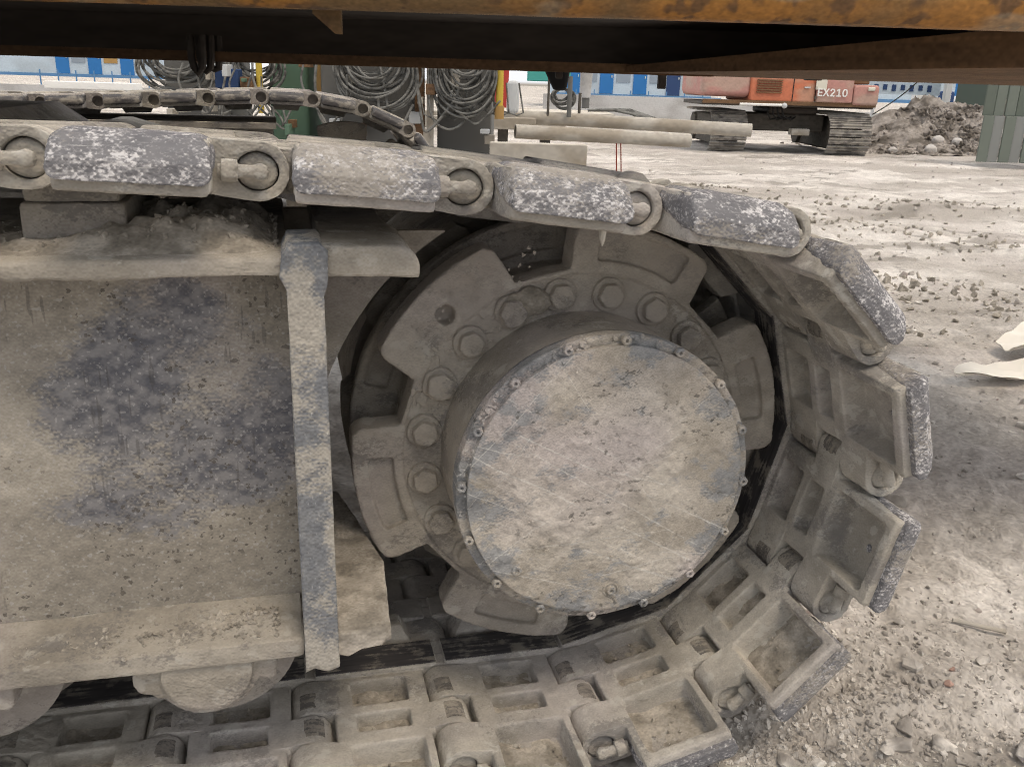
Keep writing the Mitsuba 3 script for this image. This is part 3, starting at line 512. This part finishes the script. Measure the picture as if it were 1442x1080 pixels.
add('mud', led, 'cast', 60, label='crusty dried mud banked along the bottom ledge of the track frame', cat='mud', kind='stuff')
add('mud__crumbs', scatter(420, g2, .0015, .008, 14, 2.5), 'dry_mud', False, kind='stuff')

# ------------------------------------------------------------------ scraps beside the track
def sheet(fn, n, m_):
    u, v = np.meshgrid(np.linspace(0, 1, n), np.linspace(0, 1, m_)); P = fn(u, v); q = (np.arange(m_ - 1)[:, None] * n + np.arange(n - 1)[None]).ravel()
    t = trimesh.Trimesh(P.reshape(-1, 3), np.vstack([np.stack([q, q + 1, q + n + 1], 1), np.stack([q, q + n + 1, q + n], 1)]), process=False)
    bot = t.copy(); bot.vertices -= [0, 0, .004]; bot.faces = bot.faces[:, ::-1]; return cat_mesh([t, bot])
def scrap1(u, v):
    x = 2.60 + .72 * u; y = 2.04 + .10 * u + (v - .5) * (.02 + .20 * np.minimum(1, u * 3.2) * (1 - .25 * u)); e = .008 * np.sin(u * 14) * v + .007 * np.sin(u * 23 + 2) * (1 - v)
    return np.stack([x + .03 * np.sin(v * 5), y + e, .035 + .05 * (v - .4) ** 2 * 2 + .02 * np.sin(u * 7 + 1) + .007 * np.sin(u * 21 + v * 6) * np.sin(v * 9 + u * 5)], -1)
def scrap2(u, v): return np.stack([3.20 + .5 * u, 2.42 + .14 * u + (v - .5) * .42 * (.35 + .65 * u), .05 + .13 * (v - .5) ** 2 + .06 * u + .008 * np.sin(u * 15 + v * 11)], -1)
add('plastic_scrap', sheet(scrap1, 28, 10), 'paper', True, label='long pale torn plastic scrap lying on the earth right of the track', cat='scrap')
add('plastic_scrap', sheet(scrap2, 20, 10), 'paper', True, label='pale curled plastic scrap cut by the right edge of the picture', cat='scrap')
sz = float(ground_z(.42, -.1))
add('wooden_stick', tube([[.655, .37, .075], [.675, .30, .055], [.69, .22, .04]], .011, 10), 'paper', 40, label='short round pale stick poking out beneath the track shoes', cat='stick')
add('wooden_stick', tube([[1.10, .22, float(ground_z(1.10, .22)) + .01], [1.22, .16, float(ground_z(1.22, .16)) + .012]], .006, 8), 'pale_steel', 40, label='thin pale stick on the ground right of the lower shoes', cat='stick')
add('rag_drip', cast(Manifold.cylinder(.036, .002, .009, 10).translate([-.078, -.11, 1.098]) , .004, 1, .002, 80, 3), 'pale_steel', 50, label='small pale wisp of straw hanging under the upper track shoes', cat='straw')

# ------------------------------------------------------------------ yard behind: huts, wall, plant
def box_at(key, a0, a1, d0, d1, z0, z1, mat, r=0.0, rot=0.0, **k): return add(key, tm(to_site(rbox(a0, a1, d0, d1, z0, z1, r) if r else box(a0, a1, d0, d1, z0, z1), rot)), mat, 30, **k)
def hut(a0, a1, d, z0, first, label, step=2.03, ww=True):
    h = num('site_hut'); tag(h, label, 'hut', None)
    box_at(h + '__wall', a0, a1, d, d + 5, z0, z0 + 2.9, 'hut_white'); box_at(h + '__roof', a0 - .2, a1 + .2, d - .3, d + 5.3, z0 + 2.9, z0 + 3.05, 'door_blue'); box_at(h + '__plinth', a0, a1, d - .06, d - .004, z0 - .12, z0 + .06, 'rail_blue')
    a = first; i = 0
    while a + .8 < a1:
        dr_ = num(h + '__door'); box_at(dr_, a, a + .82, d - .07, d - .004, z0 + .08, z0 + 2.2, 'door_blue' if not (label.startswith('central') and i == 3) else 'navy')
        box_at(dr_ + '__handle', a + .68, a + .74, d - .11, d - .072, z0 + 1.0, z0 + 1.15, 'silver')
        if a + 1.9 < a1:
            w = num(h + '__window'); box_at(w, a + 1.0, a + 1.85, d - .05, d - .004, z0 + .75, z0 + 1.75, 'window_grey' if i % 3 != 1 else 'ochre' if a < 0 else 'window_grey'); box_at(w + '__frame', a + .97, a + 1.88, d - .07, d - .052, z0 + 1.75, z0 + 1.82, 'white_paint')
        a += step; i += 1
hut(-34, -22.5, 60, 1.02, -29.25, 'white and blue site hut with blue doors at the left behind the cable coils')
hut(1.9, 11.6, 58, .80, 2.75, 'central white and blue site hut with a row of blue doors beyond the pale wall')
hut(20.6, 25.0, 55, 1.0, 99, 'pale blue site hut right of the orange excavator')
hut(25.6, 31.0, 62, .95, 25.9, 'white hut with blue doors behind the dirt heap at the right')
for k, (a, n) in enumerate([(-27, 7), (4.0, 9)]):
    f = num('guard_rail'); tag(f, ['blue railing in front of the left site hut', 'blue railing along the foot of the central site hut'][k], 'railing')
    box_at(f + '__rail', a - 1.8, a + n - 1, 56.9, 56.96, 1.02 - .25 * k, 1.08 - .25 * k, 'rail_blue')
    for j in range(n): box_at(f + '__post', a - 1.8 + j * 1.08, a - 1.74 + j * 1.08, 56.82, 56.89, .0, 1.3 - .2 * k, 'rail_blue')
box_at('boundary_wall', 1.0, 12.6, 42, 42.3, -.3, .93, 'white_block', label='long pale rendered wall behind the pipes and below the central hut', cat='wall')
box_at('boundary_wall', -40, -14.2, 42, 42.3, -.3, .66, 'white_block', label='low grey wall at the left below the site hut', cat='wall')
box_at('concrete_block', -20.4, -16.6, 40.5, 41.6, .55, .85, 'white_paint', .03, label='long white slab on top of the low wall at the left', cat='slab')
box_at('white_pillar', 12.5, 13.0, 30, 30.5, -.2, 4.0, 'white_paint', .02, label='white concrete pillar standing behind the dirt heap', cat='pillar')
box_at('white_pillar', 13.35, 13.55, 30, 30.2, -.2, 4.0, 'silver', .02, label='thin grey pillar just right of the white one', cat='pillar')
nb = num('notice_board'); tag(nb, 'pale blue notice board with dark lines behind the right end of the excavator', 'board')
box_at(nb + '__panel', 10.2, 12.3, 28, 28.05, 1.35, 2.6, 'hut_white')
for j in range(5): box_at(nb + '__line', 10.5 + .2 * (j % 2), 11.6 + .12 * j, 27.98, 27.996, 1.78 + .09 * j, 1.815 + .09 * j, 'navy')
for j in range(7): box_at(nb + '__line', 10.35 + .26 * j, 10.47 + .26 * j, 27.98, 27.996, 1.44 + .03 * (j % 2), 1.62, 'navy')
for a in (10.4, 12.1): box_at(nb + '__leg', a, a + .08, 28.06, 28.14, .0, 2.4, 'silver')
# cable coils hung on a drill rig's skid
def coil(a, d, z, w, h, n, r, label, seed):
    g = np.random.default_rng(seed); parts = []
    for k in range(n):
        th = np.linspace(0, 2 * np.pi, 40, endpoint=False); sw, sh = w * (1 - .5 * k / n + g.normal(0, .06)), h * (1 - .55 * k / n + g.normal(0, .06)); dx = g.normal(0, w * .1)
        dx = dx + .012 * np.sin(2 * th + k * 1.7) * g.normal(0, 1); x = sw * np.sin(th) + dx ; zz = z - sh * (1 - np.cos(th)) / 2 * 2 * .5 + g.normal(0, .1) * .05 * np.sin(th * 2 + k); y = d + g.uniform(-.09, .09) + .02 * np.sin(3 * th + k)
        parts.append(tube(np.array([site(a + x[i], y[i], zz[i]) for i in range(40)]), r * g.uniform(.8, 1.2), 6, True))
    add('cable_coil', cat_mesh(parts), 'cable_rubber', True, label=label, cat='cable coil')
coil(-1.37, 9.0, 1.72, .38, .64, 22, .011, 'wide coil of grey hose hung left of the rusty upright', 1)
coil(-.53, 9.0, 1.74, .29, .72, 22, .011, 'narrow coil of grey hose hung beside the right yellow post', 2)
coil(-3.35, 9.3, 1.62, .38, .50, 15, .013, 'leftmost grey hose coil in front of the blue doors', 3)
coil(-2.62, 9.4, 1.60, .27, .42, 11, .012, 'small dark hose coil behind the far track beside its neighbour on the left', 4)
coil(.55, 12.4, 1.30, .16, .26, 8, .012, 'small pale hose coil on the steel skid left of the cone topped post', 5)
rig = 'drill_rig'; tag(rig, 'grimy grey drilling plant on a skid carrying the hose coils', 'machine')
box_at(rig + '__cabinet', -1.95, -1.05, 9.25, 10.2, .62, 2.3, 'machine_grey', .02); box_at(rig + '__cabinet', -.82, -.28, 9.3, 10.2, .60, 2.3, 'machine_grey', .02); box_at(rig + '__cabinet', -3.6, -2.95, 9.6, 10.4, .60, 2.3, 'machine_grey', .02); box_at(rig + '__skid', -3.6, -.3, 9.1, 10.6, .35, .60, 'dark_steel', .02)
box_at(rig + '__tank', -2.55, -2.15, 9.6, 10.3, .6, 1.55, 'green_paint', .05); box_at(rig + '__upright', -1.02, -.93, 9.12, 9.2, .6, 2.2, 'brown_rust'); box_at(rig + '__upright', -.90, -.84, 9.08, 9.16, .6, 2.2, 'pale_steel'); box_at(rig + '__panel', -2.05, -1.82, 9.5, 9.6, 1.2, 1.7, 'ochre', .01)
box_at(rig + '__crate', -2.95, -2.72, 9.15, 9.3, 1.22, 1.40, 'navy', .01); box_at(rig + '__crate', -2.70, -2.58, 9.12, 9.3, 1.2, 1.33, 'brown_rust', .01); box_at(rig + '__gauge', -.68, -.62, 9.05, 9.29, 1.18, 1.27, 'white_paint', .01)
for k in range(4): box_at(rig + '__pipe', -.80 + .055 * k, -.765 + .055 * k, 9.06 + .02 * k, 9.1 + .02 * k, 1.25, 2.2, 'silver' if k % 2 else 'pale_steel', .008)
for k in range(6):
    a = -1.0 + .12 * k; add(rig + '__hose', tube([site(a + x, 9.02 + .01 * k, z) for x, z in [(0, 1.6), (.02, 1.3), (.08 + .03 * k, 1.04 + .01 * k), (.22 + .03 * k, .98 + .015 * k), (.33 + .02 * k, 1.08), (.38, 1.35)]], .008, 6), 'cable_rubber', True)
gq = np.random.default_rng(77)
for k in range(26):                          # valves, brackets and boxes crowded along the front of the plant
    a, z = -3.5 + 3.2 * gq.random(), .72 + .75 * gq.random(); w_, h_ = .03 + .09 * gq.random(), .03 + .10 * gq.random()
    box_at(rig + '__' + ('valve', 'bracket', 'fitting_box')[k % 3], a, a + w_, 8.98 + .12 * gq.random(), 9.22, z, z + h_, ('machine_grey', 'brown_rust', 'pale_steel', 'dark_steel', 'silver', 'green_paint')[int(gq.integers(6))], .006)
for k in range(16):
    a, z0_ = -3.4 + 3.1 * gq.random(), 1.2 + .4 * gq.random(); q_ = [(0, z0_), (gq.normal(0, .06), z0_ - .22), (gq.normal(.08, .1), .92 + .1 * gq.random()), (gq.normal(.2, .1), .80 + .2 * gq.random()), (gq.normal(.32, .12), 1.1 + .2 * gq.random())]
    tt_ = np.linspace(0, 4, 22); xs_ = np.interp(tt_, range(5), [u[0] for u in q_]); zs_ = np.interp(tt_, range(5), [u[1] for u in q_]); kk = np.ones(5) / 5
    xs_, zs_ = (np.convolve(np.pad(v_, 2, mode='edge'), kk, 'valid') for v_ in (xs_, zs_))
    add(rig + '__hose', tube(np.array([site(a + xs_[i], 8.95 + .005 * k, zs_[i]) for i in range(22)]), .007 + .007 * gq.random(), 6), 'cable_rubber', True)
def post(key, a, d, z0, z1, r, mat, **k): return add(key, tm(Manifold.cylinder(z1 - z0, r, r, 20).translate(site(a, d, z0).tolist())), mat, 40, **k)
p1 = 'yellow_post'; post(p1 + '__tube', -.20, 9.0, 1.12, 2.2, .034, 'yellow_paint'); post(p1 + '__foot', -.20, 9.0, 1.02, 1.14, .045, 'ochre'); tag(p1, 'yellow post standing right of the narrow hose coil', 'post')
p2 = 'yellow_post_001'; post(p2 + '__tube', -2.53, 9.2, 1.0, 2.2, .030, 'yellow_paint'); tag(p2, 'yellow post behind the far track left of the wide hose coil', 'post')
sk = 'steel_skid'; tag(sk, 'pale steel skid frame with deck beams behind the long pipes', 'skid')
box_at(sk + '__side_beam', -.42, 1.50, 12.6, 12.75, .79, .97, 'pale_steel', .01, 4.0); box_at(sk + '__front_beam', -.5, 1.62, 11.55, 11.7, .80, .94, 'pale_steel', .01, 7.0); box_at(sk + '__deck', -.3, 1.3, 12.9, 14.6, .92, .98, 'pale_steel', .01)
for a in (-.3, .28): box_at(sk + '__leg', a, a + .14, 12.8, 12.95, .0, .79, 'dark_steel')
box_at(sk + '__shield', -.18, -.02, 12.2, 12.5, .97, 1.38, 'silver', .05); post(sk + '__stanchion', .36, 12.3, .95, 1.6, .016, 'dark_steel'); post(sk + '__stanchion', .78, 12.5, .95, 1.25, .02, 'dark_steel'); post(sk + '__stanchion', .63, 12.2, .95, 1.45, .03, 'machine_grey')
for k in range(5): add(sk + '__hose', tube([site(.9 + .07 * k + x, 12.6 + .05 * k, z) for x, z in [(0, 1.03), (.3, 1.05), (.6, 1.0 - .01 * k), (.8, .9), (.92, .80)]], .018, 8), 'cable_rubber', True)
cn = 'cone_post'; tag(cn, 'pale tapered post standing on the steel skid before the central hut', 'post')
add(cn + '__shaft', tm(Manifold.cylinder(1.1, .082, .13, 24).translate(site(1.02, 15, 1.16).tolist())), 'white_block', 40); add(cn + '__foot', tm(Manifold.cylinder(.16, .06, .06, 20).translate(site(1.03, 15, 1.0).tolist())), 'machine_grey', 40)
box_at('teal_container', .2, 1.55, 30, 33, 1.42, 2.8, 'teal_paint', .03, label='teal green container behind the right yellow post', cat='container'); box_at('red_drum', -.42, -.20, 15.2, 15.45, .9, 1.75, 'red_paint', .05, label='red drum peeping out left of the right yellow post', cat='drum')
dc = 'dark_cloth'; add('dark_cloth', tm(to_site(Manifold.batch_hull([rbox(.10, .22, 4.3, 4.36, 1.40, 1.5, .02), rbox(.14, .21, 4.3, 4.36, 1.325, 1.38, .02)]))), 'black_rubber', 40, label='dark bundle hanging below the deck above the steel skid', cat='cloth')
# two long pipes
def pipe(key, p, q, r, **k):
    p, q = np.array(p), np.array(q); L = np.linalg.norm(q - p)
    man = Manifold.cylinder(L, r, r, 36) - Manifold.cylinder(L + .2, r * .86, r * .86, 36).translate([0, 0, -.1]); t = tm(man)
    t.apply_transform(trimesh.geometry.align_vectors([0, 0, 1], (q - p) / L)); t.apply_translation(p); return add(key, t, 'pale_steel', 40, **k)
pipe('steel_pipe', site(-.05, 10.6, .83), site(2.0, 11.0, .765), .078, label='rusty pale steel pipe, the nearer of two, on the red prop', cat='pipe')
pipe('steel_pipe', site(.0, 12.4, .93), site(2.98, 12.1, .858), .083, label='pale steel pipe, the farther of two, ending at the excavator', cat='pipe')
for k in range(2): add('pipe_prop', tube([site(1.16 + .07 * k, 10.7 + .1 * k, .0), site(1.12 + .05 * k, 10.8, .74)], .007, 6), 'rod_red', 40, label=['thin red rod propping the nearer steel pipe, left of a pair', 'thin red rod propping the nearer steel pipe, right of a pair'][k], cat='rod')
box_at('timber_baulk', -.26, .60, 8.2, 8.35, .0, .85, 'pale_steel', .01, label='pale slab end standing behind the top of the near track', cat='slab')

# ------------------------------------------------------------------ excavator
EX = 'excavator'; tag(EX, 'orange excavator with faded paint parked in the middle distance', 'excavator')
def ex(part, a0, a1, d0, d1, z0, z1, mat, r=.03, rot=-4.0): return box_at(EX + '__' + part, a0, a1, d0, d1, z0, z1, mat, r, rot)
EXR = -4.0; _c, _s = math.cos(math.radians(-EXR)), math.sin(math.radians(-EXR))
def E(a, d): return a * _c - d * _s, a * _s + d * _c
def exb(part, a0, a1, d0, d1, z0, z1, mat, r=.03):   # a box of the machine, in yard axes
    am, dm = (a0 + a1) / 2, (d0 + d1) / 2
    man = (rbox(a0 - am, a1 - am, d0 - dm, d1 - dm, z0, z1, r) if r else box(a0 - am, a1 - am, d0 - dm, d1 - dm, z0, z1)).translate([am, dm, 0])
    return add(EX + '__' + part, tm(to_site(man)), mat, 30)
exb('counterweight', 3.9, 5.0, 20.6, 23.2, 1.20, 2.6, 'pink_paint', .12); exb('engine_cover', 4.95, 6.36, 20.55, 23.0, 1.12, 2.6, 'orange_paint', .05); exb('cab_base', 6.38, 7.15, 20.5, 23, 1.14, 1.9, 'pink_paint', .03); exb('tool_box', 7.16, 7.72, 20.5, 22.5, 1.10, 1.52, 'pink_paint', .06)
exb('cab_window', 7.16, 7.55, 20.7, 22.2, 1.53, 2.4, 'brown_rust', .03); exb('deck_plate', 3.95, 7.7, 20.7, 23, 1.02, 1.10, 'black_grime', .01); exb('number_plate', 6.33, 6.56, 20.47, 20.497, 1.40, 1.72, 'pale_plate', .0); exb('panel_gap', 5.86, 5.875, 20.535, 20.549, 1.14, 1.8, 'black_rubber', .0)
txt = meshkit.text_mesh('EX210', .15, .012, True); txt.apply_transform(trimesh.transformations.rotation_matrix(math.pi / 2, [1, 0, 0])); txt.apply_translation([6.36, 20.468, 1.27])
txt.apply_transform(trimesh.transformations.rotation_matrix(-YAW, [0, 0, 1])); txt.apply_translation([CAM[0], CAM[1], 0]); add(EX + '__lettering', txt, 'white_paint', False)
for j in range(6): exb('vent_slat', 5.08, 5.62, 20.51, 20.545, 1.30 + .05 * j, 1.325 + .05 * j, 'brown_rust', .0)
for j in range(4): exb('hinge', 6.33, 6.36, 20.47, 20.53, 1.2 + .2 * j, 1.26 + .2 * j, 'dark_steel', .0)
exb('handle', 6.1, 6.22, 20.5, 20.545, 1.42, 1.45, 'silver', .0); exb('skirt', 3.95, 7.7, 20.56, 20.6, 1.06, 1.14, 'brown_rust', .0); exb('lamp', 7.45, 7.6, 20.44, 20.5, 1.4, 1.48, 'pale_plate', .02)
for j in range(4): add(EX + '__hose', tube([site(5.5 + .09 * j, 21.0, 1.04), site(5.45 + .12 * j, 20.85, .88 - .02 * j), site(5.6 + .15 * j, 21.1, .74), site(5.9 + .1 * j, 21.3, .80)], .018, 6), 'black_rubber', True)
exb('lower_frame', 5.0, 6.9, 21.4, 22.8, .48, .86, 'dark_steel', .05); exb('slewing_ring', 5.6, 6.7, 21.3, 22.9, .86, 1.02, 'black_grime', .05); exb('step', 6.05, 6.45, 20.9, 21.2, .42, .56, 'pale_steel', .02)
add(EX + '__rod', tube([site(4.72, 20.4, 1.055), site(5.62, 20.4, 1.06)], .03, 10), 'white_paint', 40); add(EX + '__rod_eye', tm(Manifold.sphere(.06, 12).translate(site(5.68, 20.4, 1.05).tolist())), 'silver', 40)
def ex_track(ac, w, d0, d1, h=.92):
    t_ = num(EX + '__track'); r = h / 2 - .03; L = d1 - d0; n = 0
    exm = rbox(ac - w * .22, ac + w * .22, d0 + .2, d1 - .2, .12, h - .1, .05); add(t_, tm(to_site(exm)), 'dark_steel', 30)
    for dd in (d0 + r + .02, d1 - r - .02): add(t_ + '__idler', tm(to_site(xcyl(dd, h / 2, r * .8, ac - w * .3, ac + w * .3, 28))), 'dark_steel', 30)
    path = []; s = 0.0
    per = [('f', d0 + r, -1)]
    seq = [(d1 - r - k * .19, h - .03, 0.0) for k in range(int((L - 2 * r) / .19) + 1)] + [(d0 + r - r * math.sin(t), h / 2 + r * math.cos(t), t) for t in np.linspace(.25, math.pi - .1, 8)]
    for d, z, t in seq:
        gb = rbox(-w / 2, w / 2, -.070, .070, -.012, .012, .004) + box(-w / 2, w / 2, -.02, .0, .0, .045) + box(-w / 2, w / 2, .05, .07, .0, .035)
        gb = gb.rotate([math.degrees(t), 0, 0]).translate([ac, d, z]); add(t_ + '__shoe', tm(to_site(gb)), 'muddy_steel', 20)
ex_track(7.22, .92, 20.5, 24.2); ex_track(4.66, .80, 20.9, 24.6, .9)

# ------------------------------------------------------------------ dirt heap, netting fence, wires at the right
hx, hy = np.meshgrid(np.linspace(-3.6, 4.2, 150), np.linspace(-2.6, 3.4, 110))
hp = np.stack([hx, hy, 0 * hx], -1)
hz = 1.0 * np.exp(-((hx + .3) / 1.7) ** 2 - ((hy) / 1.5) ** 2) + .95 * np.exp(-((hx - 2.1) / 1.6) ** 2 - ((hy + .1) / 1.3) ** 2)
hz = hz * (.62 + .7 * meshkit.fbm(hp * 1.6, 4, 31)) + (meshkit.fbm(hp * 4, 4, 32) - .5) * .40 * np.clip(hz * 3, 0, 1) - .04
hv = np.stack([hx, hy, hz], -1).reshape(-1, 3); q = (np.arange(109)[:, None] * 150 + np.arange(149)[None]).ravel()
heap = trimesh.Trimesh(hv, np.vstack([np.stack([q, q + 1, q + 151], 1), np.stack([q, q + 151, q + 150], 1)]), process=False)
HC = (10.55, 24.6); Rm = trimesh.transformations.rotation_matrix(-YAW, [0, 0, 1]); Rm[:3, 3] = site(*HC); heap.apply_transform(Rm)
add('dirt_heap', heap, 'heap_earth', True, label='heap of grey brown earth right of the excavator', kind='structure')
def heap_at(x, y): return 1.0 * math.exp(-((x + .3) / 1.7) ** 2 - (y / 1.5) ** 2) * .97 + .95 * math.exp(-((x - 2.1) / 1.6) ** 2 - ((y + .1) / 1.3) ** 2) * .97 - .03
def on_heap(g):
    x, y = g.normal(.6, 1.7), g.uniform(-2.6, .6); p = site(HC[0] + x, HC[1] + y); return p[0], p[1], heap_at(x, y)
add('dirt_heap__clods', scatter(1700, on_heap, .02, .13, 41, 2.2), 'heap_earth', False, kind='stuff')
for k, (x, y, r) in enumerate([(-.35, -1.7, .15), (.1, -1.75, .13), (-.75, -2.3, .16), (1.25, -1.35, .14), (-1.6, -2.2, .11)]):
    p = site(HC[0] + x, HC[1] + y); add('boulder', placed(blob(r, 90 + k, .75, 2, .3), [p[0], p[1], heap_at(x, y) + r * .4]), 'lilac_stone', True,
        label=['large pale boulder on the foot of the dirt heap', 'pale boulder just right of the largest on the heap', 'whitish flat boulder lying lowest before the dirt heap', 'boulder at the right side of the dirt heap', 'small pale boulder between the excavator track and the heap'][k], cat='boulder')
nf = 'net_fence'; tag(nf, 'grey green ribbed sheet fence at the right edge', 'fence')
for k in range(16): box_at(nf + '__panel', 9.28 + .22 * k, 9.28 + .22 * k + .205, 19.0 + .02 * (k % 2), 19.05 + .02 * (k % 2), 1.0, 3.2, 'net_pale' if k % 3 else 'net_green', .01); box_at(nf + '__lower_panel', 9.28 + .22 * k, 9.28 + .22 * k + .21, 18.92 + .03 * (k % 2), 18.97 + .03 * (k % 2), .1, 1.0, 'rib_grey' if k % 2 else 'net_pale', .01)
box_at('dark_container', 12.55, 14.2, 25.5, 27.5, .9, 3.4, 'post_green', .02, label='dark green container behind the right end of the heap', cat='container')
box_at('blue_drum', 14.6, 15.05, 33, 33.4, .9, 1.5, 'navy', .08, label='navy blue drum behind the heap under the white hut', cat='drum')
pc = 'pale_car'; tag(pc, 'pale grey parked car half hidden behind the heap', 'car')
bdy = to_site(Manifold.batch_hull([rbox(15.0, 17.3, 34, 35.6, .35, .85, .15), rbox(15.5, 16.8, 34.1, 35.5, .8, 1.35, .2)])); add(pc + '__body', tm(bdy), 'silver', 40)
for a in (15.5, 16.8): add(pc + '__wheel', tm(to_site(ycyl(a, .32, .3, 33.9, 34.15, 24))), 'black_rubber', 40)
for k, (p, q) in enumerate([((9.2, 21, 2.2), (8.0, 21.5, .9)), ((10.55, 20, 2.4), (10.9, 20, .75)), ((9.55, 19.5, 2.3), (9.95, 19.5, .85))]):
    add('slack_wire', tube([site(*(np.array(p) * (1 - t) + np.array(q) * t)) + [0, 0, -.12 * math.sin(math.pi * t)] for t in np.linspace(0, 1, 14)], .014, 6), 'black_rubber', True,
        label=['thin black wire slanting behind the orange toolbox of the excavator', 'black wire hanging just left of the sheet fence', 'black wire hanging farther left before the dark container'][k], cat='wire')
